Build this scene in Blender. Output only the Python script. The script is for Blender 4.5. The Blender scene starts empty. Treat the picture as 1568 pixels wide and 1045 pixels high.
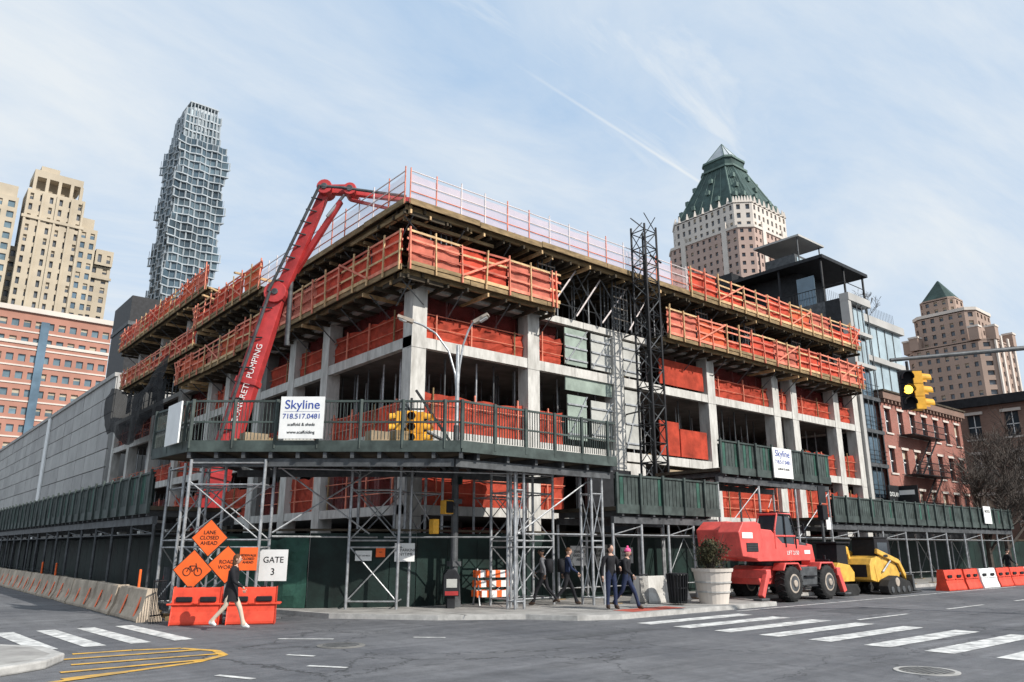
import bpy, math, random
from mathutils import Vector, Matrix
random.seed(7)
U=random.uniform
col=bpy.context.scene.collection
# ------------------------------------------------------------ materials
MATS={}
def mat(name,c,rough=.8,metal=0,var=.18,scale=3.,bump=0.,bscale=20.,c2=None,alpha=1.,trans=0.,emit=0,stretch=None,spec=.3):
    if name in MATS: return MATS[name]
    m=bpy.data.materials.new(name);m.use_nodes=True;nt=m.node_tree;N=nt.nodes;L=nt.links
    b=N["Principled BSDF"];out=N["Material Output"]
    b.inputs["Roughness"].default_value=rough;b.inputs["Metallic"].default_value=metal
    b.inputs["Specular IOR Level"].default_value=spec
    tc=N.new("ShaderNodeTexCoord");mp=N.new("ShaderNodeMapping")
    L.new(tc.outputs["Object"],mp.inputs[0])
    if stretch: mp.inputs["Scale"].default_value=stretch
    n=N.new("ShaderNodeTexNoise");n.inputs["Scale"].default_value=scale;n.inputs["Detail"].default_value=6;n.inputs["Roughness"].default_value=.65
    L.new(mp.outputs[0],n.inputs["Vector"])
    r=N.new("ShaderNodeValToRGB");L.new(n.outputs[0],r.inputs[0])
    d=c2 if c2 else tuple(x*(1-var*1.6) for x in c)
    e=tuple(min(1,x*(1+var)) for x in c)
    r.color_ramp.elements[0].position=.32;r.color_ramp.elements[1].position=.68
    r.color_ramp.elements[0].color=(*d,1);r.color_ramp.elements[1].color=(*e,1)
    L.new(r.outputs[0],b.inputs["Base Color"])
    if bump>0:
        n2=N.new("ShaderNodeTexNoise");n2.inputs["Scale"].default_value=bscale;n2.inputs["Detail"].default_value=4
        L.new(mp.outputs[0],n2.inputs["Vector"])
        bp=N.new("ShaderNodeBump");bp.inputs["Strength"].default_value=bump;bp.inputs["Distance"].default_value=.02
        L.new(n2.outputs[0],bp.inputs["Height"]);L.new(bp.outputs[0],b.inputs["Normal"])
    last=b.outputs[0]
    if trans>0:
        t=N.new("ShaderNodeBsdfTranslucent");L.new(r.outputs[0],t.inputs[0])
        mx=N.new("ShaderNodeMixShader");mx.inputs[0].default_value=trans;L.new(last,mx.inputs[1]);L.new(t.outputs[0],mx.inputs[2]);last=mx.outputs[0]
    if alpha<1:
        t=N.new("ShaderNodeBsdfTransparent")
        mx=N.new("ShaderNodeMixShader");mx.inputs[0].default_value=alpha;L.new(t.outputs[0],mx.inputs[1]);L.new(last,mx.inputs[2]);last=mx.outputs[0]
    if last!=b.outputs[0]: L.new(last,out.inputs[0])
    if emit>0:
        b.inputs["Emission Color"].default_value=(*c,1);b.inputs["Emission Strength"].default_value=emit
    MATS[name]=m;return m
def brick(name,c1,c2,mortar,scale=1.,ax='xz'):
    m=bpy.data.materials.new(name);m.use_nodes=True;nt=m.node_tree;N=nt.nodes;L=nt.links
    b=N["Principled BSDF"];b.inputs["Roughness"].default_value=.9
    tc=N.new("ShaderNodeTexCoord");sp=N.new("ShaderNodeSeparateXYZ");cb=N.new("ShaderNodeCombineXYZ");ad=N.new("ShaderNodeMath")
    L.new(tc.outputs["Object"],sp.inputs[0]);L.new(sp.outputs[0],ad.inputs[0]);L.new(sp.outputs[1],ad.inputs[1])
    L.new(ad.outputs[0],cb.inputs[0]);L.new(sp.outputs[2],cb.inputs[1])
    bt=N.new("ShaderNodeTexBrick");bt.inputs["Scale"].default_value=scale
    bt.inputs["Brick Width"].default_value=.24;bt.inputs["Row Height"].default_value=.08;bt.inputs["Mortar Size"].default_value=.008
    bt.inputs["Color1"].default_value=(*c1,1);bt.inputs["Color2"].default_value=(*c2,1);bt.inputs["Mortar"].default_value=(*mortar,1)
    L.new(cb.outputs[0],bt.inputs["Vector"])
    n=N.new("ShaderNodeTexNoise");n.inputs["Scale"].default_value=.35;n.inputs["Detail"].default_value=6;L.new(tc.outputs["Object"],n.inputs["Vector"])
    mr=N.new("ShaderNodeMapRange");mr.inputs[1].default_value=.3;mr.inputs[2].default_value=.7;mr.inputs[3].default_value=.72;mr.inputs[4].default_value=1.15
    L.new(n.outputs[0],mr.inputs[0])
    mx=N.new("ShaderNodeVectorMath");mx.operation='SCALE';L.new(bt.outputs[0],mx.inputs[0]);L.new(mr.outputs[0],mx.inputs["Scale"])
    L.new(mx.outputs[0],b.inputs["Base Color"]);MATS[name]=m;return m
def asphalt():
    m=bpy.data.materials.new("asphalt");m.use_nodes=True;nt=m.node_tree;N=nt.nodes;L=nt.links
    b=N["Principled BSDF"];b.inputs["Roughness"].default_value=.8;b.inputs["Specular IOR Level"].default_value=.3
    tc=N.new("ShaderNodeTexCoord")
    def noise(s,d,sc=None,rot=0):
        n=N.new("ShaderNodeTexNoise");n.inputs["Scale"].default_value=s;n.inputs["Detail"].default_value=d;n.inputs["Roughness"].default_value=.7
        if sc:
            mp=N.new("ShaderNodeMapping");mp.inputs["Scale"].default_value=sc;mp.inputs["Rotation"].default_value=(0,0,rot);L.new(tc.outputs["Object"],mp.inputs[0]);L.new(mp.outputs[0],n.inputs["Vector"])
        else: L.new(tc.outputs["Object"],n.inputs["Vector"])
        return n
    def mr_(src,a,b_,c,d):
        q=N.new("ShaderNodeMapRange");q.inputs[1].default_value=a;q.inputs[2].default_value=b_;q.inputs[3].default_value=c;q.inputs[4].default_value=d;L.new(src,q.inputs[0]);return q.outputs[0]
    def mul(a,b_):
        q=N.new("ShaderNodeMath");q.operation='MULTIPLY';L.new(a,q.inputs[0]);L.new(b_,q.inputs[1]);return q.outputs[0]
    a=noise(.22,6);r=N.new("ShaderNodeValToRGB");r.color_ramp.elements[0].position=.36;r.color_ramp.elements[1].position=.64
    r.color_ramp.elements[0].color=(.095,.098,.107,1);r.color_ramp.elements[1].color=(.165,.167,.174,1);L.new(a.outputs[0],r.inputs[0])
    f=noise(55,3)
    k=mul(mr_(f.outputs[0],.3,.7,.6,1.4),mr_(noise(1.,5,(.10,2.0,1)).outputs[0],.35,.7,1.14,.74))
    k=mul(k,mr_(noise(1.,5,(2.,.12,1)).outputs[0],.4,.75,1.06,.84))
    k=mul(k,mr_(noise(5.,6).outputs[0],.3,.7,.82,1.14))
    k=mul(k,mr_(noise(.9,3).outputs[0],.60,.74,1.,.62))
    v=N.new("ShaderNodeTexVoronoi");v.feature='DISTANCE_TO_EDGE';v.inputs["Scale"].default_value=.24
    w=noise(1.2,5);vm=N.new("ShaderNodeVectorMath");vm.operation='MULTIPLY_ADD';vm.inputs[1].default_value=(1.6,1.6,0);L.new(w.outputs["Color"],vm.inputs[0]);L.new(tc.outputs["Object"],vm.inputs[2]);L.new(vm.outputs[0],v.inputs["Vector"])
    k=mul(k,mr_(v.outputs[0],.002,.007,.42,1.))
    s=N.new("ShaderNodeVectorMath");s.operation='SCALE';L.new(r.outputs[0],s.inputs[0]);L.new(k,s.inputs["Scale"]);L.new(s.outputs[0],b.inputs["Base Color"])
    bp=N.new("ShaderNodeBump");bp.inputs["Strength"].default_value=.6;bp.inputs["Distance"].default_value=.012;L.new(f.outputs[0],bp.inputs["Height"]);L.new(bp.outputs[0],b.inputs["Normal"])
    MATS["asphalt"]=m
asphalt()
mat("asphalt_patch",(.095,.098,.104),.85,0,.2,3,.4,60)
mat("concrete",(.58,.565,.53),.88,0,.13,2.2,.35,30,c2=(.37,.355,.325),stretch=(1.3,1.3,.35))  # darker vertical streaks paint both dirt and shadow into the concrete
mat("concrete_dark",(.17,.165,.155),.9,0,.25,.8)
mat("sidewalk",(.34,.33,.31),.9,0,.15,1.5,.3,40,c2=(.22,.21,.2))
mat("kerb",(.42,.41,.39),.9,0,.2,3)
mat("white_paint",(.74,.74,.71),.7,0,.10,3.2,c2=(.26,.26,.26))
mat("yellow_paint",(.72,.40,.05),.7,0,.12,2.5,c2=(.30,.22,.11))
mat("red_tactile",(.45,.10,.07),.8)
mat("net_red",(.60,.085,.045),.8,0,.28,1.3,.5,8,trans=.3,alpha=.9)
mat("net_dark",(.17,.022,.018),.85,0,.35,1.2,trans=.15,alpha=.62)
mat("panel_red",(.66,.085,.045),.75,0,.28,.9,.4,9,trans=.18)
mat("panel_orange",(.72,.14,.06),.75,0,.22,.9,.4,9,trans=.2)
mat("panel_faded",(.66,.19,.13),.8,0,.22,1.2,.4,9,trans=.2)
mat("net_pale",(.85,.50,.47),.8,0,.1,2,alpha=.26)
mat("net_black",(.012,.012,.014),.9,0,.3,2,alpha=.86)
mat("rail_red",(.74,.25,.16),.7,0,.25,3)
mat("rail_yellow",(.62,.42,.22),.7,0,.25,3)
mat("rail_white",(.74,.66,.64),.5,0,.1,4)
mat("timber",(.27,.19,.10),.85,0,.3,2,.3,20,stretch=(1,1,4))
mat("timber_dark",(.075,.06,.042),.9,0,.35,1.5)
mat("plywood",(.34,.26,.17),.85,0,.25,1.2)
mat("galv",(.42,.43,.44),.45,.6,.25,5)
mat("galv_dark",(.10,.105,.11),.6,.4,.3,3)
mat("black_steel",(.022,.023,.026),.55,.2,.3,3)
mat("green_ply",(.009,.024,.020),.6,0,.4,.8,.25,12)
mat("green_tarp",(.035,.10,.075),.6,0,.35,1.4,.8,5)
mat("green_parapet",(.060,.078,.072),.6,.1,.35,1.8)
mat("green_grey",(.30,.36,.31),.8,0,.2,1.3)
mat("grey_board",(.45,.45,.42),.8,0,.15,1.2)
mat("white_sign",(.80,.80,.78),.5,0,.06,2)
mat("blue_text",(.02,.06,.32),.6,0,.05)
mat("black_text",(.02,.02,.02),.6,0,.05)
mat("orange_sign",(.90,.15,.03),.5,0,.10,3)
mat("crane_red",(.50,.045,.045),.45,0,.22,1.5,spec=.5)
mat("machine_red",(.72,.10,.085),.42,0,.18,2.2,spec=.5)
mat("machine_yellow",(.72,.42,.07),.45,0,.2,2.5,spec=.5)
mat("plastic_red",(.70,.07,.035),.5,0,.2,3)
mat("rubber",(.025,.025,.025),.85,0,.3,6,.3,30)
mat("wheel_grey",(.42,.36,.30),.7,.1,.25,5)
mat("signal_yellow",(.78,.40,.04),.45,0,.15,5)
mat("lamp_amber",(1.,.55,.05),.4,emit=6)
mat("glass_dark",(.03,.04,.05),.08,0,.2,.6,spec=.8)
mat("glass_far",(.10,.115,.135),.2,0,.5,.12,spec=.6)  # lightened glass for distant towers, haze put into the colour
mat("glass_blue",(.13,.20,.26),.08,.3,.3,.15,spec=.9)
mat("glass_teal",(.15,.225,.265),.1,.2,.35,.15,spec=.9)
mat("tower_glass",(.075,.115,.145),.15,.1,.45,.1,spec=.6)
mat("tower_glass_b",(.11,.16,.19),.15,.1,.4,.1,spec=.6)
mat("glass_light",(.42,.52,.56),.12,.2,.2,.3,spec=.9)
mat("tower_frame",(.40,.44,.465),.6,0,.12,.3)
mat("tan_stone",(.47,.405,.31),.9,0,.10,.15)
mat("tan_dark",(.34,.29,.22),.9,0,.1,.15)
mat("pink_brick",(.45,.33,.28),.9,0,.08,.1)
mat("pink_brick_b",(.36,.265,.215),.9,0,.08,.1)
mat("pale_stone",(.62,.56,.50),.9,0,.08,.1)
mat("copper_green",(.05,.085,.078),.7,.1,.3,.25)
mat("copper_rib",(.12,.175,.155),.7,0,.2,.2)
mat("red_brick_far",(.40,.20,.15),.9,0,.1,.2)
brick("brick_red",(.36,.11,.08),(.28,.085,.06),(.30,.25,.21))
brick("brick_brown",(.25,.14,.10),(.20,.11,.08),(.24,.2,.17))
mat("grey_panel",(.44,.43,.41),.75,0,.12,.35)
mat("grey_panel_b",(.39,.38,.365),.75,0,.12,.5)
mat("grey_joint",(.16,.16,.16),.8)
mat("warm_window",(.80,.42,.16),.5,emit=.35)
mat("barrier_concrete",(.48,.40,.31),.9,0,.2,1.5,.3,15,c2=(.27,.22,.17))
mat("bark",(.085,.07,.06),.9,0,.3,5)
mat("leaf",(.075,.07,.035),.8,0,.5,6)
mat("skin",(.52,.32,.24),.6,0,.05);mat("skin_dark",(.16,.09,.06),.6,0,.05)
mat("cloth_black",(.015,.015,.018),.85,0,.2,8);mat("cloth_beige",(.58,.48,.38),.85,0,.1,8)
mat("cloth_navy",(.02,.03,.07),.85,0,.2,8);mat("cloth_grey",(.14,.14,.15),.85,0,.2,8);mat("cloth_red",(.4,.04,.04),.85)
mat("pink_wool",(.85,.12,.30),.9,0,.1,20);mat("hair_brown",(.10,.045,.02),.7,0,.3,30);mat("hair_black",(.012,.01,.01),.7,0,.3,30)
mat("shoe",(.05,.03,.02),.6);mat("shoe_white",(.7,.7,.68),.6)
# ------------------------------------------------------------ builder
class O:
    def __init__(s,name,loc=(0,0,0),rz=0.,rot=None):
        s.name=name;s.e=bpy.data.objects.new(name,None);s.e.empty_display_size=.3;s.e.location=loc
        s.e.rotation_euler=rot if rot else (0,0,rz);col.objects.link(s.e);s.p={}
    def add(s,part,m,v,f):
        k=(part,m)
        if k not in s.p: s.p[k]=([],[])
        V,F=s.p[k];n=len(V);V.extend([tuple(x) for x in v]);F.extend([tuple(i+n for i in q) for q in f])
    def box(s,part,m,a,b):
        x0,y0,z0=a;x1,y1,z1=b
        if x0>x1:x0,x1=x1,x0
        if y0>y1:y0,y1=y1,y0
        if z0>z1:z0,z1=z1,z0
        s.add(part,m,[(x0,y0,z0),(x1,y0,z0),(x1,y1,z0),(x0,y1,z0),(x0,y0,z1),(x1,y0,z1),(x1,y1,z1),(x0,y1,z1)],
              [(0,3,2,1),(4,5,6,7),(0,1,5,4),(1,2,6,5),(2,3,7,6),(3,0,4,7)])
    def bar(s,part,m,p,q,w,h=None,up=(0,0,1)):
        h=h or w;p=Vector(p);q=Vector(q);d=(q-p).normalized();u=Vector(up)
        if abs(d.dot(u))>.98:u=Vector((1,0,0))
        a=d.cross(u).normalized();b=a.cross(d).normalized();a*=w/2;b*=h/2
        v=[p-a-b,p+a-b,p+a+b,p-a+b,q-a-b,q+a-b,q+a+b,q-a+b]
        s.add(part,m,v,[(0,1,2,3),(7,6,5,4),(0,4,5,1),(1,5,6,2),(2,6,7,3),(3,7,4,0)])
    def rod(s,part,m,p,q,r,r2=None,n=6,cap=True):
        r2=r if r2 is None else r2;p=Vector(p);q=Vector(q);d=(q-p).normalized();u=Vector((0,0,1))
        if abs(d.dot(u))>.98:u=Vector((1,0,0))
        a=d.cross(u).normalized();b=a.cross(d)
        v=[];f=[]
        for c,R in((p,r),(q,r2)):
            for i in range(n):
                t=2*math.pi*i/n;v.append(c+a*math.cos(t)*R+b*math.sin(t)*R)
        for i in range(n):
            j=(i+1)%n;f.append((i,j,n+j,n+i))
        if cap:f+= [tuple(range(n-1,-1,-1)),tuple(range(n,2*n))]
        s.add(part,m,v,f)
    def prism(s,part,m,poly,z0,z1,poly2=None):
        n=len(poly);P2=poly2 or poly
        v=[(x,y,z0) for x,y in poly]+[(x,y,z1) for x,y in P2]
        f=[(i,(i+1)%n,n+(i+1)%n,n+i) for i in range(n)]+[tuple(range(n-1,-1,-1)),tuple(range(n,2*n))]
        s.add(part,m,v,f)
    def ext(s,part,m,prof,y0,y1):
        n=len(prof)
        v=[(x,y0,z) for x,z in prof]+[(x,y1,z) for x,z in prof]
        f=[(i,(i+1)%n,n+(i+1)%n,n+i) for i in range(n)]+[tuple(range(n-1,-1,-1)),tuple(range(n,2*n))]
        s.add(part,m,v,f)
    def sheet(s,part,m,p0,p1,z0,z1,nx=8,nz=3,amp=.05,sag=.1,nrm=(0,-1)):
        v=[];f=[]
        for j in range(nz+1):
            for i in range(nx+1):
                t=i/nx;w=j/nz
                x=p0[0]+(p1[0]-p0[0])*t;y=p0[1]+(p1[1]-p0[1])*t
                z=z0+(z1-z0)*w-(sag*U(0,1)*w if 0<i<nx else 0)
                o=U(-amp,amp);v.append((x+nrm[0]*o,y+nrm[1]*o,z))
        for j in range(nz):
            for i in range(nx):
                a=j*(nx+1)+i;f.append((a,a+1,a+nx+2,a+nx+1))
        s.add(part,m,v,f)
    def text(s,body,m,loc,size,rot=(math.pi/2,0,0),align='CENTER',name="lettering",ex=.004):
        cu=bpy.data.curves.new(name,'FONT');cu.body=body;cu.size=size;cu.align_x=align;cu.align_y='CENTER';cu.extrude=ex
        cu.materials.append(MATS[m]);o=bpy.data.objects.new(name,cu);o.location=loc;o.rotation_euler=rot;o.parent=s.e;col.objects.link(o);return o
    def done(s,bevel=0,smooth=False):
        for (part,m),(v,f) in s.p.items():
            me=bpy.data.meshes.new(part);me.from_pydata(v,[],f);me.materials.append(MATS[m]);me.update()
            o=bpy.data.objects.new(part,me);o.parent=s.e;col.objects.link(o)
            if smooth:
                for q in me.polygons:q.use_smooth=True
            if bevel:
                b=o.modifiers.new("b",'BEVEL');b.width=bevel;b.segments=2;b.limit_method='ANGLE';b.angle_limit=.6
        return s.e
def winwall(o,wm,gm,org,u,nrm,w,z0,z1,nx,nz,fw=.55,fh=.55,dep=.25,frame=None,alt=None,voff=.5,part="wall"):
    ux,uy=u;cx=w/nx;cz=(z1-z0)/nz
    def P(a,z,d=0): return (org[0]+ux*a-nrm[0]*d,org[1]+uy*a-nrm[1]*d,z)
    V=[];F=[]
    for i in range(nx):
        for j in range(nz):
            a0=i*cx;a1=a0+cx;b0=z0+j*cz;b1=b0+cz
            wa=cx*fw;wh=cz*fh
            c0=a0+(cx-wa)/2;c1=c0+wa;d0=b0+(cz-wh)*voff;d1=d0+wh
            n=len(V)
            V+=[P(a0,b0),P(a1,b0),P(a1,b1),P(a0,b1),P(c0,d0),P(c1,d0),P(c1,d1),P(c0,d1),P(c0,d0,dep),P(c1,d0,dep),P(c1,d1,dep),P(c0,d1,dep)]
            F+=[(n,n+1,n+5,n+4),(n+1,n+2,n+6,n+5),(n+2,n+3,n+7,n+6),(n+3,n,n+4,n+7),(n+4,n+5,n+9,n+8),(n+5,n+6,n+10,n+9),(n+6,n+7,n+11,n+10),(n+7,n+4,n+8,n+11)]
            g=gm if not(alt and random.random()<.3) else alt
            o.add("windows",g,[P(c0,d0,dep),P(c1,d0,dep),P(c1,d1,dep),P(c0,d1,dep)],[(0,1,2,3)])
            if random.random()<.35:
                dd=d1-(d1-d0)*U(.25,.6);o.add("blinds","tan_stone",[P(c0,dd,dep-.015),P(c1,dd,dep-.015),P(c1,d1,dep-.015),P(c0,d1,dep-.015)],[(0,1,2,3)])
            if frame:
                m0=(c0+c1)/2;t=.035
                for (q0,q1,r0,r1) in((m0-t,m0+t,d0,d1),(c0,c1,(d0+d1)/2-t,(d0+d1)/2+t)):
                    o.add("frames",frame,[P(q0,r0,dep-.03),P(q1,r0,dep-.03),P(q1,r1,dep-.03),P(q0,r1,dep-.03)],[(0,1,2,3)])
    o.add(part,wm,V,F)
# ------------------------------------------------------------ ground / roads
g=O("ground");g.add("sheet","asphalt",[(-900,-900,0),(1500,-900,0),(1500,1500,0),(-900,1500,0)],[(0,1,2,3)]);g.done()
sw=O("sidewalk")
poly=[(-5.2,160),(-5.2,-1.0),(-4.6,-3.6),(-2.6,-6.0),(-.6,-7.3),(.2,-8.5),(1.4,-9.0),(9.2,-8.9),(10.0,-6.7),(62,-6.7),(62,-.4),(.0,-.4),(-.0,160)]
pin=[(-5.05,160),(-5.05,-1.05),(-4.45,-3.5),(-2.5,-5.87),(-.5,-7.16),(.3,-8.38),(1.42,-8.86),(9.1,-8.76),(9.9,-6.55),(61.9,-6.55)]
sw.prism("slab","kerb",poly,0,.13)
sw.prism("paving","sidewalk",pin+[(61.9,-.5),(.1,-.5),(.1,160)],.10,.134)
for i in range(40):
    x=-2+i*1.6
    sw.box("joints","concrete_dark",(x,-6.5 if x>9 or x<0 else -8.3,.13),(x+.02,-.5,.1365))
sw.box("joints","concrete_dark",(.6,-7.4,.13),(9.,-7.38,.1368))
sw.add("tactile","red_tactile",[(2.2,-8.7,.139),(4.6,-8.7,.139),(4.6,-7.9,.139),(2.2,-7.9,.139)],[(0,1,2,3)])
sw.done()
isl=O("traffic_island")
pl=[(-12.6,-6.0),(-12.0,-6.9),(-11.9,-8.2),(-12.3,-9.0),(-13.2,-9.6),(-15,-9.6),(-15,-6.0)]
isl.prism("kerb","kerb",pl,0,.14);isl.prism("top","sidewalk",[(-12.7,-6.2),(-12.2,-7.0),(-12.1,-8.2),(-12.45,-8.85),(-13.2,-9.4),(-15,-9.4),(-15,-6.2)],.1,.144);isl.done(.03)
rm=O("road_markings")
def quad(m,pts,z=.008): rm.add("paint",m,[(x,y,z) for x,y in pts],[tuple(range(len(pts)))])
for i,y in enumerate([-10.2,-11.4,-12.6,-13.8,-15.0,-16.2,-17.4,-18.6,-19.8]):
    quad("white_paint",[(.9+U(-.05,.05),y-.26),(5.4,y-.26+U(-.03,.03)),(5.4+U(-.05,.05),y+.26),(.9,y+.26+U(-.03,.03))])
for i in range(6):
    x=-9.3-.85*i
    quad("white_paint",[(x-.2,-6.3),(x+.2,-6.3),(x+.0,-2.2),(x-.4,-2.2)])
def line(m,a,b,w,z=.008):
    a=Vector(a);b=Vector(b);d=(b-a).normalized();n=Vector((-d.y,d.x))*w/2
    rm.add("paint",m,[(*(a-n),z),(*(b-n),z),(*(b+n),z),(*(a+n),z)],[(0,1,2,3)])
Yp=[(-12.3,-10.3),(-11.2,-10.1),(-10.2,-9.8),(-9.5,-9.2),(-9.4,-8.5),(-9.8,-7.7),(-10.6,-7.4),(-11.6,-7.3)]
for a,b in zip(Yp[:-1],Yp[1:]):line("yellow_paint",a,b,.16)
for a,b in(((-11.9,-8.0),(-9.6,-8.2)),((-11.9,-8.8),(-9.5,-9.0)),((-12.2,-9.6),(-9.9,-9.6)),((-14.5,-11.2),(-11.4,-10.2))):line("yellow_paint",a,b,.15,.012)
for a,b in(((-8.9,-11.4),(-8.5,-12.0)),((-10.4,-11.4),(-10.1,-12.1)),((-7.7,-7.4),(-6.8,-8.2)),((-5.3,-9.0),(-4.8,-9.5)),((-8.6,-9.9),(-8.3,-10.4)),((6.2,-9.4),(30,-9.4)),((6.2,-13.2),(9.2,-13.2)),((12,-13.2),(15,-13.2)),((18,-13.2),(21,-13.2))):line("white_paint",a,b,.12)
for x0,y0,x1,y1 in((-3.2,-11.4,.4,-10.9),(6.5,-17.5,14,-16.6),(8,-12.6,11,-10.9)):
    rm.add("asphalt_patch","asphalt_patch",[(x0,y0,.004),(x1,y0+.1,.004),(x1-.1,y1,.004),(x0+.05,y1,.004)],[(0,1,2,3)])
rm.done()
for x,y in((-1.6,-18.2),(-7.2,-9.3)):
    mh=O("manhole_cover",(x,y,0));mh.rod("ring","kerb" if x>-3 else "concrete_dark",(0,0,.001),(0,0,.012),.48,n=28);mh.rod("lid","concrete_dark",(0,0,.012),(0,0,.017),.40,n=28)
    for i in range(-4,5):
        w=math.sqrt(max(0,.36**2-(i*.08)**2));mh.box("ribs","galv_dark",(-w,i*.08-.015,.017),(w,i*.08+.015,.022))
    mh.done()
# ------------------------------------------------------------ construction building
B=O("building_under_construction")
CX=[.33,6.2,11.6,18.9,25.2,27.2,32.3,34.9]
CY=[7.2,10.8,14.9,19.6,22.6,28.5,34.5,40.5,45.5]
W,D=35.3,46.
Z4,Z5=12.0,14.6
def fr(s,o,z): return (s,-o,z)
def fl(s,o,z): return (-o,s,z)
for z,t in((3.4,.35),(6.2,.42),(9.75,.42),(Z4,.3)):
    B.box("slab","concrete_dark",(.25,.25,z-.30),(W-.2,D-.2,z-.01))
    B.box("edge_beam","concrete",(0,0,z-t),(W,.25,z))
    B.box("edge_beam","concrete",(0,.25,z-t),(.25,D,z))
    B.box("edge_beam","concrete",(W-.2,.25,z-t),(W,D,z))
    # pour joints and stains on the beam faces
    for k in range(14):
        s=U(1,34);B.box("beam_joint","concrete_dark",(s,-.004,z-t),(s+.02,.0,z));s=U(1,44);B.box("beam_joint","concrete_dark",(-.004,s,z-t),(.0,s+.02,z))
B.box("slab_rear","concrete_dark",(.3,24,14.4),(22,42,14.65));B.box("slab_rear","timber_dark",(-.6,22,17.1),(20,42,17.3))
B.box("deck","timber_dark",(-.2,-.2,Z5-.18),(W-.8,30,Z5))
for x in CX:
    B.box("column","concrete",(x-.33,-.03,0),(x+.33,.62,Z4-.3))
    for z in(3.0,5.7,9.3): B.box("column_joint","concrete_dark",(x-.332,-.034,z-.02),(x+.332,.3,z))
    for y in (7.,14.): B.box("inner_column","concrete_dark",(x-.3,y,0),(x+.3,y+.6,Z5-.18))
for y in CY:
    B.box("column","concrete",(-.03,y-.33,0),(.6,y+.33,Z4-.3))
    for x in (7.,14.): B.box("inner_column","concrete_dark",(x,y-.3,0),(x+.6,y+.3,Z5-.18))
    if y>24 and y<42: B.box("column","concrete",(-.03,y-.3,Z4),(.55,y+.3,17.0))
B.box("interior_dark_wall","concrete_dark",(15,15,0),(30,15.3,14.4));B.box("interior_dark_wall","concrete_dark",(15,15,0),(15.3,44,14.4))  # dark walls added deep inside to keep the interior dark
B.box("interior_dark_wall","concrete_dark",(30,9,0),(30.3,15,14.4));B.box("interior_dark_wall","concrete_dark",(8,22,0),(15,22.3,14.4))
for (z0,z1) in((3.4,5.8),(6.2,9.35),(9.75,Z4-.3),(Z4,Z5-.2)):
    top=z0>11
    for F,Lx in((fr,34.),(fl,43.)):
        s=1.0
        while s<Lx:
            for o in((-.9,-2.2,-3.8,-6.) if not top else(-.4,-1.5,-2.8,-4.2)):
                if random.random()<.82:
                    j=U(-.15,.15);B.rod("shoring_post","galv" if random.random()<.55 else "galv_dark",F(s+j,o,z0),F(s+j,o,z1),.035,n=5)
            if top:
                for zz in(z0+.8,z0+1.8): B.rod("shoring_brace","galv_dark",F(s,-.4,zz),F(s+1.,-.4,zz),.022,n=4)
                if int(s)%3==0:
                    B.rod("shoring_brace","galv_dark",F(s,-.4,z0+.1),F(s+1.3,-.4,z1-.2),.022,n=4);B.rod("shoring_brace","galv_dark",F(s+1.3,-.4,z0+.1),F(s,-.4,z1-.2),.022,n=4)
            s+=1.0 if top else 1.25
for F,ss in((fr,(.5,6.2,11.0,17.5,22,27,32)),(fl,(2.5,8,14,20,26,33,40))):
    for s in ss:
        for a in(0,.25,.5,.75,1.0):
            for o in(.55,.0): B.rod("shoring_tower","galv_dark",F(s+a,o-.2,Z4),F(s+a,o-.2,Z5-.2),.04,n=5)
        for k in range(8): B.rod("shoring_tower","wheel_grey" if k%2 else "galv_dark",F(s,.37,Z4+.2+k*.27),F(s+1,.37,Z4+.2+k*.27),.03,n=4)
for k in range(60):
    z=random.choice((3.4,6.2,9.75))
    if U(0,1)<.6: x,y=U(1,33),U(1.2,6)
    else: x,y=U(1.2,6),U(2,42)
    B.box("stored_material",random.choice(("timber","plywood","grey_board","galv")),(x,y,z),(x+U(.4,1.8),y+U(.4,1.2),z+U(.3,1.2)))
def bay(F,s0,s1,z,h,m,inset=.3,nr=(0,-1)):
    a=F(s0,-inset,0);b=F(s1,-inset,0)
    B.sheet("safety_net",m,a[:2],b[:2],z,z+h,nx=max(4,int((s1-s0)*2.5)),nz=5,amp=.07,sag=.16,nrm=nr)
    for zz in(.5,1.05): B.rod("cable","rail_red",F(s0,-inset+.09,z+zz),F(s1,-inset+.09,z+zz),.02,n=4)
    s=s0+U(.3,1.)
    while s<s1: B.bar("net_post","rail_red" if U(0,1)<.6 else "timber",F(s,-inset+.1,z),F(s,-inset+.1,z+h+U(0,.15)),.06,.05);s+=U(1.6,2.4)
for i in range(len(CX)-1):
    a,b=CX[i]+.36,CX[i+1]-.36
    if b-a<1.2: continue
    if i==1: a2,b2=a,a+1.6
    else: a2,b2=a,b
    if i!=2:
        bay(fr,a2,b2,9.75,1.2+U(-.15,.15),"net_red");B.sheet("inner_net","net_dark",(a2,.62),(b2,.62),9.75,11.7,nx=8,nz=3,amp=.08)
        bay(fr,a2,b2,6.2,1.25+U(-.2,.3),"net_red")
        bay(fr,a2,b2,3.4,1.9,"net_red")
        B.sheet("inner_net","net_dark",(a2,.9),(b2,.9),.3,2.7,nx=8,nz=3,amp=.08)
YY=[.33]+CY
for i in range(len(YY)-1):
    a,b=YY[i]+.36,YY[i+1]-.36
    if b-a<.8: continue
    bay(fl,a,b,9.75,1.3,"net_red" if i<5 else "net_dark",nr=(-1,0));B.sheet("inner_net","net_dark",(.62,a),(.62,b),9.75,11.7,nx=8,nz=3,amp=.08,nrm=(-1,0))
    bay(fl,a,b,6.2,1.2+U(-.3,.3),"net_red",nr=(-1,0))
    bay(fl,a,b,3.4,1.6,"net_red" if i%2 else "net_dark",nr=(-1,0))
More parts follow.
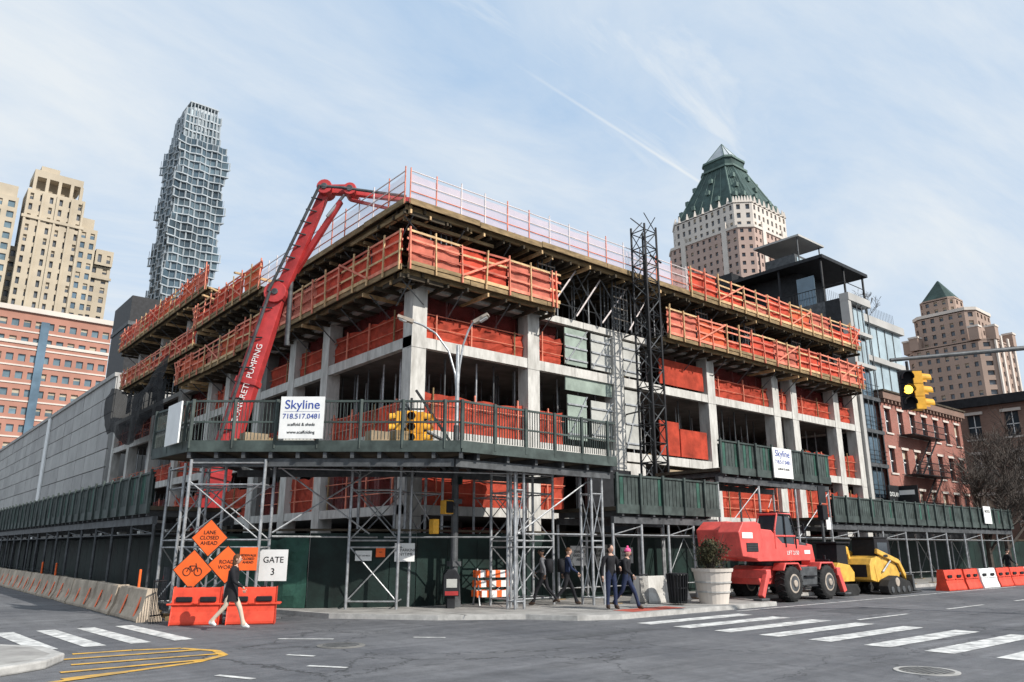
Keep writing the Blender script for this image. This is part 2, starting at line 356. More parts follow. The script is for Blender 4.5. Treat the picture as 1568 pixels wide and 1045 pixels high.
for (x0,x1,z0,z1,m) in((8.2,9.6,9.9,11.6,"green_grey"),(9.9,11.2,9.9,11.6,"grey_board"),(8.2,11.2,8.7,9.33,"green_grey"),(8.3,9.5,6.5,8.5,"green_grey"),(9.8,11.2,6.6,8.4,"grey_board"),
                        (12.1,13.3,9.9,11.6,"grey_board"),(12.1,13.2,6.4,9.2,"grey_board"),(15.2,18.4,3.6,5.6,"plywood"),(11.9,13.4,3.4,5.7,"concrete"),(14.6,16.1,6.3,8.0,"net_red"),(14.8,18.4,9.9,11.2,"net_red"),(16.2,18.4,6.3,7.7,"net_red")):
    B.box("infill_panel",m,(x0,.1,z0),(x1,.16,z1))
for x0,x1,z0,z1 in((8.2,9.6,9.9,11.6),(9.9,11.2,9.9,11.6),(8.3,9.5,6.5,8.5),(9.8,11.2,6.6,8.4),(12.1,13.3,9.9,11.6),(12.1,13.2,6.4,9.2)):
    B.rod("strongback","galv",(x0,.04,z0),(x1,.04,z1),.03,n=4)
    for k in range(3): B.box("panel_batten","galv",(x0,.04,z0+.2+k*(z1-z0)/3),(x1,.09,z0+.27+k*(z1-z0)/3))
def platform(F,s0,s1,z,ov=1.15,inn=.8,guard="panel",h=1.35,step=1.2):
    def bx(part,m,sa,sb,oa,ob,za,zb):
        B.box(part,m,F(sa,oa,za),F(sb,ob,zb))
    bx("platform_deck","timber_dark",s0,s1,-inn,ov,z-.06,z)
    s=s0
    while s<s1:
        e=min(s+U(2.4,4.2),s1);dz=U(-.03,.03)
        bx("platform_fascia","timber",s,e-.03,ov,ov+.05,z-.16+dz,z+.08+dz);s=e
    bx("stringer","timber",s0,s1,ov-.35,ov-.25,z-.27,z-.07);bx("stringer","timber_dark",s0,s1,.15,.25,z-.27,z-.07)
    s=s0+.1
    while s<s1:
        bx("outrigger","timber_dark" if U(0,1)<.75 else "rail_yellow",s,s+.08,-inn,ov-U(0,.25),z-.44,z-.28)
        s+=U(.8,1.15)
    s=s0+.3
    while s<s1:
        B.rod("bracket","galv_dark",F(s,ov-.2,z-.45),F(s,-.05,z-1.25),.03,n=4);s+=2.4
    s=s0;k=0
    while s<s1-.05:
        e=min(s+step*2,s1);jz=U(-.08,.06)
        if guard=="panel":
            a=F(s+.03,ov-.02,0);b=F(e-.03,ov-.02,0)
            n=(F(0,1,0)[0],F(0,1,0)[1])
            mm=random.choice(("panel_red","panel_red","panel_orange","panel_faded"))
            B.sheet("guard_net",mm,a[:2],b[:2],z+.02,z+h+jz-(U(.3,.7) if U(0,1)<.12 else 0),nx=6,nz=4,amp=.05,sag=.09,nrm=n)
            for zz in(.55,1.0,h-.03):
                B.bar("guard_rail",random.choice(("rail_red","rail_red","panel_faded","rail_yellow")),F(s-.1,ov+.07,z+zz+U(-.05,.05)),F(e+.05,ov+.07,z+zz+U(-.05,.05)),.04,.085)
            B.bar("toe_board",random.choice(("rail_yellow","timber","rail_red")),F(s,ov+.07,z+.1),F(e,ov+.07,z+.1),.04,.14)
            for q in(s+.04,(s+e)/2): B.bar("guard_post","rail_red" if U(0,1)<.6 else "rail_yellow",F(q,ov+.12,z-.2),F(q+U(-.04,.04),ov+.12+U(-.07,.07),z+h+U(0,.25)),.08,.05)
            if k%3==1: B.bar("guard_brace","rail_red",F(s,ov+.15,z+.1),F(e,ov+.15,z+h),.03,.08)
        else:
            for zz in(.4,.8,h): B.rod("top_rail","rail_white" if zz>.5 else "rail_red",F(s,ov,z+zz),F(e,ov,z+zz),.025,n=5)
            for q in(s,(s+e)/2): B.rod("rail_post","rail_white" if k%2 else "rail_red",F(q,ov,z-.1),F(q,ov,z+h+.1+U(0,.15)),.028,n=5)
            a=F(s,ov-.04,0);b=F(e,ov-.04,0);n=(F(0,1,0)[0],F(0,1,0)[1])
            B.sheet("pale_mesh","net_pale",a[:2],b[:2],z,z+h-.1,nx=3,nz=2,amp=.02,sag=.03,nrm=n)
        s=e;k+=1
platform(fr,-1.0,6.7,Z4+.03);platform(fl,-1.0,15.5,Z4+.03);platform(fl,15.5,26,Z4-.1)
platform(fr,14.0,34.2,Z4+.03);platform(fr,-1.0,16.,Z5+.02,guard="rail",h=1.25);platform(fr,16,34.2,Z5+.02)
platform(fl,-1.0,13.,Z5+.02,guard="rail",h=1.25);platform(fl,12.5,23,Z5+.2,ov=1.3);platform(fl,21.5,42.3,17.2,ov=1.2)
platform(fl,24,42,14.1,ov=.8,h=1.2)
for k in range(34):
    B.box("deck_joist","timber_dark" if k%3 else "timber",(-1.0+k*1.02,-.9,Z5-.4),(-.92+k*1.02,3.5,Z5-.25))
for k in range(42):
    B.box("deck_joist","timber_dark" if k%3 else "timber",(-.9,-.9+k*1.02+.3,Z5-.58),(3.5,-.82+k*1.02+.3,Z5-.44))
for k in range(14):
    x=U(1,30);y=U(1.5,6);B.box("stacked_forms","timber" if k%2 else "rail_yellow",(x,y,Z5),(x+U(1,2.5),y+.4,Z5+U(.2,.9)))
for k in range(12):
    y=U(14,26);B.bar("loose_timber","rail_yellow",(-1.2+U(-.5,1),y,16.0+U(-.2,.9)),(1.5,y+U(1,3),16.4+U(0,1.)),.12,.1)
for k in range(60):
    x=U(-1,34);B.rod("rebar","galv_dark",(x,U(.5,1.),Z5),(x+U(-.05,.05),U(.5,1.),Z5+U(.5,1.1)),.018,n=4)
v=[];f=[];nx,nz=24,10
for j in range(nz+1):
    for i in range(nx+1):
        t=i/nx;w=j/nz;y=27+15*t;lo=10.2-.8*math.sin(t*math.pi)+.5*math.sin(t*9);hi=14.0-1.6*math.sin(t*math.pi)**2
        v.append((-1.35+.10*math.sin(t*15+w*3)+U(-.06,.06)-.35*math.sin(w*3.1),y,lo+(hi-lo)*w))
for j in range(nz):
    for i in range(nx):a=j*(nx+1)+i;f.append((a,a+1,a+nx+2,a+nx+1))
B.add("debris_net","net_black",v,f)
for x0,x1 in((6.9,8.6),(8.6,10.3),(10.3,12.2),(12.2,13.8)):
    B.rod("bay_brace","rail_white",(x0,-.3,Z4+.1),(x1,-.3,Z5-.3),.04,n=4);B.rod("bay_brace","galv_dark",(x1,-.25,Z4+.1),(x0,-.25,Z5-.3),.04,n=4)
B.box("dark_hoarding","black_steel",(8.4,-.9,.2),(11.2,-.75,5.2))
B.done()
H=O("hoist_mast",(11.9,-1.7,0))
a=.42
for x in(-a,a):
    for y in(-a,a): H.rod("leg","black_steel",(x,y,3.),(x,y,16.9),.055,n=6)
z=3.
k=0
while z<16.6:
    for p,q in(((-a,-a),(a,-a)),((a,-a),(a,a)),((a,a),(-a,a)),((-a,a),(-a,-a))):
        H.rod("lacing","black_steel",(*p,z),(*q,z),.03,n=4)
        H.rod("lacing","galv_dark",(*(p if k%2 else q),z),(*(q if k%2 else p),z+.85),.028,n=4)
    z+=.85;k+=1
for z in(8,11.8,14.4): H.rod("tie","galv_dark",(0,a,z),(.3,2.,z),.04)
H.rod("arm","black_steel",(a,0,15.6),(a+.8,0,15.4),.05)
H.box("power_cable","rubber",(-.1,-.1,3),(.0,.0,15.5))
H.done()
# ------------------------------------------------------------ sheds
def shed(name,F,s0,s1,zd,zt,outer,inner,step=2.4,slats=True,postm="galv"):
    S=O(name)
    def bx(part,m,sa,sb,oa,ob,za,zb): S.box(part,m,F(sa,oa,za),F(sb,ob,zb))
    bx("deck","timber_dark",s0,s1,inner-.2,outer,zd,zd+.12)
    s=s0+.3
    while s<s1: bx("joist","galv_dark",s,s+.1,inner-.2,outer,zd-.18,zd);s+=.8
    bx("header","galv_dark",s0,s1,outer-.25,outer-.1,zd-.42,zd-.19);bx("header","galv_dark",s0,s1,inner,inner+.15,zd-.42,zd-.19)
    bx("fascia","green_parapet",s0,s1,outer+.002,outer+.05,zd-.1,zd+.2)
    s=s0
    while s<s1-.01:
        bx("parapet_panel","green_parapet" if U(0,1)<.85 else "green_tarp",s,min(s+.17,s1),outer-.01+.02*(int(s*10)%2),outer+.02,zd+.2,zt-.06);s+=.2
    bx("parapet_back","green_ply",s0,s1,outer-.06,outer-.04,zd+.13,zt-.15)
    bx("parapet_cap","green_parapet",s0,s1,outer-.05,outer+.07,zt-.06,zt)
    s=s0
    while s<=s1:
        bx("parapet_post","green_parapet",s-.05,s+.05,outer+.052,outer+.12,zd-.1,zt+.04+U(0,.06));s+=1.2
    n=max(1,round((s1-s0)/step));st=(s1-s0)/n
    for i in range(n+1):
        s=s0+i*st
        for o in(outer-.17,inner+.07):
            S.rod("post",postm,F(s,o,0),F(s,o,zd-.42),.05,n=8);S.box("base_plate","timber",F(s-.2,o-.15,0.0),F(s+.2,o+.15,.16))
        S.rod("cross_tie",postm,F(s,outer-.17,2.3),F(s,inner+.07,2.3),.025,n=5)
        if i<n:
            S.box("shed_lamp","white_sign",F(s+st/2-.12,(outer+inner)/2-.1,zd-.28),F(s+st/2+.12,(outer+inner)/2+.1,zd-.19))
            for o in(outer-.17,inner+.07):
                for zz in(.5,2.3):
                    if o<outer-1 or zz>1: S.rod("ledger",postm,F(s,o,zz),F(s+st,o,zz),.022,n=5)
            if i%2==0:
                S.rod("brace",postm,F(s,outer-.17,2.3),F(s+st,outer-.17,zd-.5),.02,n=4)
                S.rod("brace",postm,F(s,inner,.3),F(s+st,inner,zd-.5),.02,n=4);S.rod("brace",postm,F(s+st,inner,.3),F(s,inner,zd-.5),.02,n=4)
    S.done();return S
shed("sidewalk_shed",fl,1.2,60,3.0,4.15,8.3,5.7,postm="galv_dark")
shed("sidewalk_shed",fr,4.25,10.0,3.1,4.3,6.3,3.4,step=1.45)
shed("sidewalk_shed",fr,10.1,18.4,4.75,5.95,6.4,3.4)
shed("sidewalk_shed",fr,18.5,40.8,3.1,4.15,6.3,3.4)
K=O("sidewalk_shed")
ring=[(-8.4,1.2),(-8.2,-1.6),(-2.3,-6.5),(4.1,-6.5)]
K.prism("deck","timber_dark",ring+[(4.1,-.2),(-.2,-.2),(-2.5,1.2)],4.52,4.72)
for k in range(11):
    t=k/10;p=Vector(ring[1]).lerp(Vector(ring[2]),t);K.bar("steel_joist","galv_dark",(*p,4.42),(p.x+3.2,p.y+3.8,4.42),.1,.18)
for k in range(6):K.bar("steel_joist","galv_dark",(-1.6+k*1.12,-6.4,4.42),(-1.6+k*1.12,-2.9,4.42),.1,.18)
K.bar("header","galv_dark",(-8.0,-1.5,4.22),(-2.3,-6.2,4.22),.15,.22);K.bar("header","galv_dark",(-2.3,-6.2,4.22),(4.05,-6.2,4.22),.15,.22);K.bar("header","galv_dark",(-5.8,1.0,4.22),(-1.5,-2.7,4.22),.15,.22);K.bar("header","galv_dark",(-1.5,-2.9,4.22),(4.05,-3.4,4.22),.15,.22)
for (p,q) in zip(ring[:-1],ring[1:]):
    P=Vector(p);Q=Vector(q);Ld=(Q-P).length;d=(Q-P)/Ld;n=Vector((d.y,-d.x))
    if n.dot(P)<0:n=-n
    K.bar("fascia","green_parapet",(*(P+n*.03),4.66),(*(Q+n*.03),4.66),.06,.32)
    K.bar("cap_rail","green_parapet",(*P,5.95),(*Q,5.95),.06,.06);K.bar("mid_rail","green_parapet",(*P,5.35),(*Q,5.35),.05,.05)
    k=0.
    while k<Ld:
        c=P+d*k;K.bar("parapet_post","green_parapet",(*(c+n*.03),4.6),(*(c+n*.03),6.0),.08,.08)
        k+=1.2
    k=0.
    while k<Ld:
        c=P+d*k;K.bar("mesh_bar","green_parapet",(*c,4.85),(*c,5.93),.03,.012);k+=.10
K.box("side_board","white_sign",(-8.5,-1.45,4.75),(-8.46,-.2,5.95))
# debris and boards left on the canopy
for k in range(10):
    t=U(.1,.9);c=Vector(ring[1]).lerp(Vector(ring[2]),t)+Vector((.64,.768))*U(.6,2.);K.box("canopy_material",random.choice(("timber","plywood","grey_board")),(c.x,c.y,4.72),(c.x+U(.4,1.2),c.y+.4,4.72+U(.1,.6)))
def tower(cx,cy,w,d,zt,rz=0):
    c,s=math.cos(rz),math.sin(rz)
    T=lambda x,y,z:(cx+x*c-y*s,cy+x*s+y*c,z)
    for x in(-w/2,w/2):
        for y in(-d/2,d/2):
            K.rod("tower_leg","galv",T(x,y,0),T(x,y,zt),.045,n=8);K.bar("sole_plate","timber",T(x-.2,y,.06),T(x+.2,y,.06),.25,.1)
    for z in(.35,1.9,2.1,3.6,zt-.1):
        for y in(-d/2,d/2):K.rod("tower_ledger","galv",T(-w/2,y,z),T(w/2,y,z),.025,n=5)
        for x in(-w/2,w/2):K.rod("tower_ledger","galv",T(x,-d/2,z),T(x,d/2,z),.025,n=5)
    for z0,z1 in((.35,1.95),(2.1,3.7)):
        for y in(-d/2,d/2):
            K.rod("tower_brace","galv",T(-w/2,y,z0),T(w/2,y,z1),.02,n=4);K.rod("tower_brace","galv",T(w/2,y,z0),T(-w/2,y,z1),.02,n=4)
rz=math.atan2(-4.9,5.9)
tower(-7.0,-1.9,2.1,.9,4.3,rz);tower(-7.3,.3,1.2,1.5,4.3,0)
tower(.4,-5.7,.35,.35,4.3);tower(3.5,-5.9,.5,.5,4.3);tower(1.6,-4.6,1.8,1.0,4.3);tower(-2.6,-2.6,1.5,1.2,4.3,rz);tower(-1.0,-2.4,1.2,1.,4.3,0);tower(2.6,-2.2,1.6,1.,4.3,0)
for p,q in(((.4,-5.8,2.3),(3.6,-6.0,2.3)),((.4,-5.8,2.3),(3.6,-6.0,4.2)),((-6.0,-2.6,2.2),(-2.6,-2.6,2.2)),((-6.0,-2.7,4.1),(.4,-5.8,4.1)),((-2.6,-3.,2.2),(.4,-5.7,2.2)),((-6.,-2.6,2.3),(-3.,-2.8,4.2)),((-6.,-2.6,4.2),(-3.,-2.8,2.3))):K.rod("tie_tube","galv",p,q,.025,n=5)
K.done()
S=O("company_sign",(-5.85,-3.72,5.45),rz=rz)
S.box("board","white_sign",(-.62,-.06,-.6),(.62,-.02,.6))
S.text("Skyline",'blue_text',(0,-.066,.36),.36);S.text("718.517.0481",'blue_text',(0,-.066,.03),.20);S.text("scaffold & sheds",'black_text',(0,-.066,-.2),.12);S.text("www.scaffolding",'black_text',(0,-.066,-.42),.12)
S.box("stripe","blue_text",(-.5,-.064,.17),(.5,-.062,.175))
S.done()
S=O("company_sign",(14.3,-6.56,5.3));S.box("board","white_sign",(-.72,-.02,-.62),(.72,.02,.62))
S.text("Skyline",'blue_text',(0,-.026,.38),.40);S.text("718.517.0481",'blue_text',(0,-.026,.03),.22);S.text("scaffold & sheds",'black_text',(0,-.026,-.25),.14);S.done()
S=O("notice_sign",(36.4,-6.45,3.75));S.box("board","white_sign",(-.55,-.02,-.5),(.55,.02,.5));S.text("NOTICE",'black_text',(0,-.026,.2),.22);S.done()
# ------------------------------------------------------------ hoarding fence
Fz=O("construction_fence")
pts=[(-5.6,60),(-5.9,3.),(-6.3,1.6),(-4.3,-1.5),(-1.4,-3.0),(1.9,-2.9),(2.6,-3.1),(60,-3.1)]
for ip,(p,q) in enumerate(zip(pts[:-1],pts[1:])):
    P=Vector(p);Q=Vector(q);Ld=(Q-P).length;d=(Q-P)/Ld;k=0
    while k<Ld-.01:
        e=min(k+1.22,Ld);a=P+d*k;b=P+d*(e-.02);h=2.3+U(-.05,.05)
        Fz.bar("plywood_sheet","green_ply",(*a,h/2+.05),(*b,h/2+.05),.03,h)
        k=e
    Fz.bar("top_plate","timber_dark",(*P,2.42),(*Q,2.42),.09,.07)
    if ip in(2,):
        n=Vector((-.84,-.54));Fz.sheet("tarp","green_tarp",(P.x-.12,P.y-.08),(Q.x-.08,Q.y-.06),.15,2.3,nx=10,nz=6,amp=.06,sag=.25,nrm=n)
        Fz.rod("rope","white_sign",(P.x-.25,P.y-.15,2.2),(Q.x-.9,Q.y+.9,.6),.012,n=4)
Fz.done()
for (x,y,w,h,z,t,m_) in((-2.9,-2.2,.5,.3,1.65,"POST NO BILLS","white_sign"),(-2.45,-2.45,.28,.28,1.75,"NO","orange_sign"),(-1.8,-2.8,.62,.55,1.75,"NO PARKING\nANYTIME","white_sign")):
    Gt=O("notice_sign",(x,y-.12,z),rz=math.atan2(-1.5,2.9));Gt.box("board",m_,(-w/2,-.08,-h/2),(w/2,-.05,h/2));Gt.text(t,'black_text',(0,-.085,.0),h*.22 if h>.4 else .06);Gt.done()
for x,w,h,m_ in((5.6,.9,.7,"white_sign"),(6.8,.6,.8,"grey_board"),(8.2,.7,.6,"white_sign"),(20.5,.8,.6,"white_sign"),(23.,.6,.6,"white_sign"),(27,.9,.6,"white_sign")):
    Gt=O("notice_sign",(x,-3.14,1.6));Gt.box("board",m_,(-w/2,-.03,-h/2),(w/2,-.005,h/2));Gt.text("DANGER\nHARD HAT\nAREA",'black_text',(0,-.036,.0),h*.2);Gt.done()
# ------------------------------------------------------------ crane boom
Bm=O("concrete_pump_boom")
P0=Vector((-5.3,7.0,.8));P1=Vector((-3.3,5.2,12.0));P2=Vector((-2.35,3.3,16.3));P3=Vector((-1.5,2.7,16.25));P4=Vector((.6,1.3,16.0))
vd=Vector((.64,.768,0))
def seg(p,q,w0,h0,w1,h1,m="crane_red"):
    d=(q-p).normalized();a=d.cross(vd).normalized();b=vd
    V=[]
    for c,w,h in((p,w0,h0),(q,w1,h1)):
        for sa,sb in((-1,-1),(1,-1),(1,1),(-1,1)):V.append(c+a*sa*w/2+b*sb*h/2)
    Bm.add("boom_section",m,V,[(0,1,2,3),(7,6,5,4),(0,4,5,1),(1,5,6,2),(2,6,7,3),(3,7,4,0)])
sd=Vector((.768,-.64,0))
seg(P0,P1,.95,.6,.72,.5);seg(P1+sd*.1,P2,.5,.4,.36,.35);seg(P1+sd*.65+Vector((0,0,1.)),P2+sd*.65+Vector((0,0,-.5)),.24,.3,.18,.25)
for t0 in(.0,.33,.66):
    a_=P0.lerp(P1,t0);b_=P0.lerp(P1,t0+.02);seg(a_,b_,1.02-.2*t0,.66,1.0-.2*t0,.66)
seg(P2,P3,.32,.3,.3,.3);seg(P2+Vector((0,0,.05)),P3+Vector((0,0,.1)),.3,.3,.42,.3)
seg(P3,P4,.28,.25,.2,.2);seg(P3+Vector((0,0,-.35)),P4+Vector((.6,-.4,-.75)),.13,.14,.11,.12)
for c,r in((P1,.46),(P2,.32),(P3,.27),(P0,.6)): Bm.rod("pivot","crane_red",c-vd*.4,c+vd*.4,r,n=16)
for c in(P1,P2,P3): Bm.rod("pivot_pin","galv_dark",c-vd*.45,c+vd*.45,.14,n=12)
Bm.rod("hydraulic_cylinder","galv_dark",P1+sd*.55-Vector((0,0,2.2)),P1+sd*.5+Vector((0,0,1.0)),.11,n=10);Bm.rod("hydraulic_cylinder","galv",P1+sd*.5+Vector((0,0,.9)),P1+sd*.75+Vector((0,0,1.9)),.06,n=8)
Bm.rod("hydraulic_cylinder","galv",P2+sd*.1-Vector((0,0,1.2)),P2+sd*.9,.07,n=8)
off=-vd*.42
for a,b in((P0,P1),(P1,P2),(P2,P3),(P3,P4)): Bm.rod("delivery_pipe","galv_dark",a+off-sd*.25,b+off-sd*.18,.065,n=8)
Bm.rod("end_hose","rubber",P4,P4+Vector((.2,-.1,-.9)),.07,n=8)
for k in range(9):
    c=P1.lerp(P2,k/9);Bm.bar("pipe_clamp","black_steel",c+off*1.0-sd*.3,c+off*.4+sd*.1,.06,.06)
    c=P0.lerp(P1,k/9+.05);Bm.bar("pipe_clamp","black_steel",c+off*1.0-sd*.4,c+off*.75+sd*.1,.06,.06)
Bm.rod("slewing_base","galv_dark",(-5.3,7,.0),(-5.3,7,1.2),.7,n=20)
d=(P1-P0).normalized()
t=Bm.text("CONCRETE PUMPING",'white_sign',P0.lerp(P1,.66)-vd*.32+sd*.1,.34)
xa=d;za=-vd;za=(za-xa*za.dot(xa)).normalized();ya=za.cross(xa)
t.rotation_euler=Matrix((xa,ya,za)).transposed().to_euler()
Bm.done(.02)
# ------------------------------------------------------------ barriers
def jersey(o,p,q,m,h=.82,wb=.6,wt=.2):
    P=Vector(p);Q=Vector(q);d=(Q-P).normalized();n=Vector((-d.y,d.x));V=[]
    pr=[(-wb/2,0),(wb/2,0),(wb/2,.08),(wt/2+.08,.32),(wt/2,h),(-wt/2,h),(-wt/2-.08,.32),(-wb/2,.08)]
    for c in(P,Q):
        for a,z in pr:V.append((c.x+n.x*a,c.y+n.y*a,z))
    k=len(pr);o.add("block",m,V,[(i,(i+1)%k,k+(i+1)%k,k+i) for i in range(k)]+[tuple(range(k)),tuple(range(2*k-1,k-1,-1))])
J=O("concrete_barrier_row")
y=-1.5
while y<62:
    dx=U(-.05,.05);jersey(J,(-8.7+dx,y),(-8.7-dx,y+2.9),"barrier_concrete")
    for yy in(y+.5,y+1.9): J.bar("reflector","orange_sign",(-8.985,yy,.12),(-8.83,yy,.62),.12,.02)
    if U(0,1)<.5: J.rod("delineator","orange_sign",(-8.7,y+1.4,.8),(-8.7,y+1.4,1.3),.04,n=6)
    y+=3.
J.done(.02)
def waterbar(name,p,q,m):
    o=O(name);P=Vector(p);Q=Vector(q)
    jersey(o,P,Q,m,.9,.55,.24);d=(Q-P).normalized();n=Vector((-d.y,d.x));L_=(Q-P).length
    for s in(-1,1):
        for k in(.25,.75):
            c=P+d*L_*k+n*s*.20
            o.bar("recess","cloth_black",(*(c-d*.2),.62),(*(c+d*.2),.62),.05,.13)
            o.bar("rib",m,(*(c-d*.42),.5),(*(c+d*.42),.5),.06,.05)
    for k in(.3,.7):
        c=P+d*L_*k;o.rod("filler_cap","cloth_black",(c.x,c.y,.9),(c.x,c.y,.93),.07,n=10)
    o.done(.025)
waterbar("plastic_barrier",(-8.5,-2.7),(-7.5,-3.3),"plastic_red");waterbar("plastic_barrier",(-7.35,-3.4),(-6.3,-3.95),"plastic_red")
x=23.
k=0
while x<60:
    waterbar("plastic_barrier",(x,-8.8-.02*k+U(-.08,.08)),(x+1.85,-8.8-.02*k+U(-.08,.08)),"plastic_red" if k%3!=2 else "white_sign");x+=1.95;k+=1
o=O("concrete_barrier",(6.1,-6.6,.13));jersey(o,(-1.3,0),(1.1,0),"concrete",.85);o.done(.02)
o=O("crowd_fence")
for p,q in(((-8.9,-2.2),(-8.5,-1.9)),((4.6,-6.9),(5.0,-6.9)),):
    for z in(.2,1.05): o.rod("rail","black_steel",(*p,z),(*q,z),.02)
    for k in range(9):
        t=k/8;o.rod("bar","black_steel",(p[0]+(q[0]-p[0])*t,p[1]+(q[1]-p[1])*t,0),(p[0]+(q[0]-p[0])*t,p[1]+(q[1]-p[1])*t,1.05),.01,n=4)
o.done()
camdir=math.atan2(.64,.768)
def dsign(x,y,z,txt,size=.42,tilt=0,bike=False):
    o=O("roadwork_sign",(x,y,z),rz=-camdir+tilt);a=size*1.414/1.
    def dia(m,r,yy0,yy1,part): o.add(part,m,[(0,yy0,-r),(r,yy0,0),(0,yy0,r),(-r,yy0,0),(0,yy1,-r),(r,yy1,0),(0,yy1,r),(-r,yy1,0)],[(0,1,2,3),(7,6,5,4),(0,4,5,1),(1,5,6,2),(2,6,7,3),(3,7,4,0)])
    dia("black_text",a,-.012,0,"border");dia("orange_sign",a-.03,-.018,-.0125,"face")
    if bike:
        for s in(-1,1):
            for j in range(16):
                t=2*math.pi*j/16;t2=t+2*math.pi/16;o.bar("symbol","black_text",(s*.15+.1*math.cos(t),-.022,-.05+.1*math.sin(t)),(s*.15+.1*math.cos(t2),-.022,-.05+.1*math.sin(t2)),.006,.02)
        for p,q in(((-.15,-.05),(-.07,.1)),((-.07,.1),(.1,.1)),((.1,.1),(.15,-.05)),((-.07,.1),(0,-.05)),((0,-.05),(.1,.1)),((.1,.1),(.08,.17))):o.bar("symbol","black_text",(p[0],-.022,p[1]),(q[0],-.022,q[1]),.006,.02)
    else: o.text(txt,"black_text",(0,-.024,0),.14,ex=.002)
    o.bar("stand","galv",(0,.03,-z+.02),(0,.03,0),.04);o.bar("leg","galv",(-.3,.03,-z+.03),(.3,.03,-z+.03),.04);o.done()
dsign(-7.6,-2.25,2.15,"LANE\nCLOSED\nAHEAD",.36);dsign(-7.2,-2.6,1.45,"ROAD\nWORK",.36,.1);dsign(-7.95,-2.2,1.32,"BIKE",.38,bike=True)
o=O("detour_sign",(-6.75,-2.95,1.6),rz=-camdir);o.box("board","orange_sign",(-.24,-.02,-.3),(.24,0,.3));o.text("SIDEWALK\nCLOSED\nAHEAD","black_text",(0,-.024,0),.09);o.bar("stand","galv",(0,.03,-1.6),(0,.03,.2),.05);o.bar("leg","galv",(-.3,.03,-1.55),(.3,.03,-1.55),.04);o.done()
o=O("gate_sign",(-5.95,-2.75,1.42),rz=-camdir);o.box("board","white_sign",(-.39,-.02,-.42),(.39,0,.42));o.text("GATE","black_text",(0,-.024,.14),.23);o.text("3","black_text",(0,-.024,-.18),.26);o.bar("stand","galv",(0,.03,-1.42),(0,.03,.2),.05);o.bar("leg","galv",(-.3,.03,-1.39),(.3,.03,-1.39),.04);o.done()
o=O("folding_barricade",(1.0,-3.9,.13),rz=-.3)
for s in(-1,1):
    for x in(-.6,.6): o.bar("leg","galv",(x,s*.3,0),(x,s*.04,1.1),.04,.06)
    for z,w in((.35,.2),(.65,.2),(.95,.22)):
        yy=s*(.3-.26*z/1.1+.03)
        for k in range(8): o.bar("board","white_sign" if k%2 else "orange_sign",(-.68+k*.17,yy,z),(-.68+(k+1)*.17,yy,z),.02,w)
o.done()
o=O("newspaper_box",(-.95,-4.25,.13),rz=-.5)
o.box("pedestal","black_steel",(-.12,-.12,0),(.12,.12,.35));o.ext("case","black_steel",[(-.24,.35),(.24,.35),(.24,.95),(.12,1.12),(-.12,1.12),(-.24,.95)],-.2,.2)
o.box("window","grey_board",(-.16,-.215,.6),(.16,-.203,.85));o.box("red_panel","cloth_red",(-.2,-.215,.38),(.2,-.203,.5));o.done(.015)
o=O("trash_can",(5.5,-7.7,.13))
for k in range(20):
    t=2*math.pi*k/20;o.bar("slat","black_steel",(.26*math.cos(t),.26*math.sin(t),.05),(.33*math.cos(t),.33*math.sin(t),.95),.05,.02)
for z,r in((.08,.27),(.5,.30),(.93,.335)): o.rod("hoop","black_steel",(0,0,z),(0,0,z+.04),r,n=20)
o.rod("liner","rubber",(0,0,.05),(0,0,.9),.23,.29,n=16);o.done()
o=O("planter",(6.9,-8.05,.13))
o.rod("pot","pale_stone",(0,0,0),(0,0,1.0),.46,.62,n=24);o.rod("rim","pale_stone",(0,0,1.0),(0,0,1.1),.66,.68,n=24);o.rod("soil","timber_dark",(0,0,1.1),(0,0,1.11),.58,n=20)
for z in(.35,.65): o.rod("band","kerb",(0,0,z),(0,0,z+.05),.46+.17*z+.03,n=24)
o.done()
o=O("shrub",(6.85,-8.05,1.2));V=[];Fc=[]
cl=[(Vector((U(-.35,.35),U(-.35,.35),U(.15,.85))),U(.14,.30)) for _ in range(22)]
for k in range(3000):
    c0,rr=random.choice(cl);c=c0+Vector((random.gauss(0,1),random.gauss(0,1),random.gauss(0,1)))*rr*.5
    a=Vector((U(-1,1),U(-1,1),U(-1,1))).normalized()*.05;b=Vector((U(-1,1),U(-1,1),U(-1,1))).normalized()*.028
    n=len(V);V+=[c-a,c+b,c+a,c-b];Fc.append((n,n+1,n+2,n+3))
o.add("foliage","leaf",V,Fc)
for k in range(24): o.rod("stem","bark",(0,0,-.1),(U(-.5,.5),U(-.5,.5),U(.4,1.15)),.015,.005,n=4)
o.done()
# ------------------------------------------------------------ lights / signals
def curve_rod(o,part,m,pts,r,n=8):
    for a,b in zip(pts[:-1],pts[1:]): o.rod(part,m,a,b,r,n=n)
def signal(o,c,rz,lit=None,m="signal_yellow"):
    cx,cy,cz=c;cs,sn=math.cos(rz),math.sin(rz)
    T=lambda x,y,z:(cx+x*cs-y*sn,cy+x*sn+y*cs,cz+z)
    for zz in(.345,0,-.345): o.bar("housing",m,T(0,0,zz-.165),T(0,0,zz+.165),.33,.24,up=(-sn,cs,0))
    for k,z in enumerate((.34,0,-.34)):
        o.rod("lens","lamp_amber" if lit==k else "cloth_black",T(0,-.125,z),T(0,-.135,z),.115,n=16)
        for j in range(12):
            t=-.35+(math.pi+.7)*(j/12);t2=-.35+(math.pi+.7)*((j+1)/12)
            p=[T(.14*math.cos(t),-.12,z+.14*math.sin(t)),T(.14*math.cos(t2),-.12,z+.14*math.sin(t2)),T(.14*math.cos(t2),-.36,z+.14*math.sin(t2)-.03),T(.14*math.cos(t),-.36,z+.14*math.sin(t)-.03)]
            o.add("visor",m,p,[(0,1,2,3)])
o=O("street_lamp",(-.6,-3.9,.13))
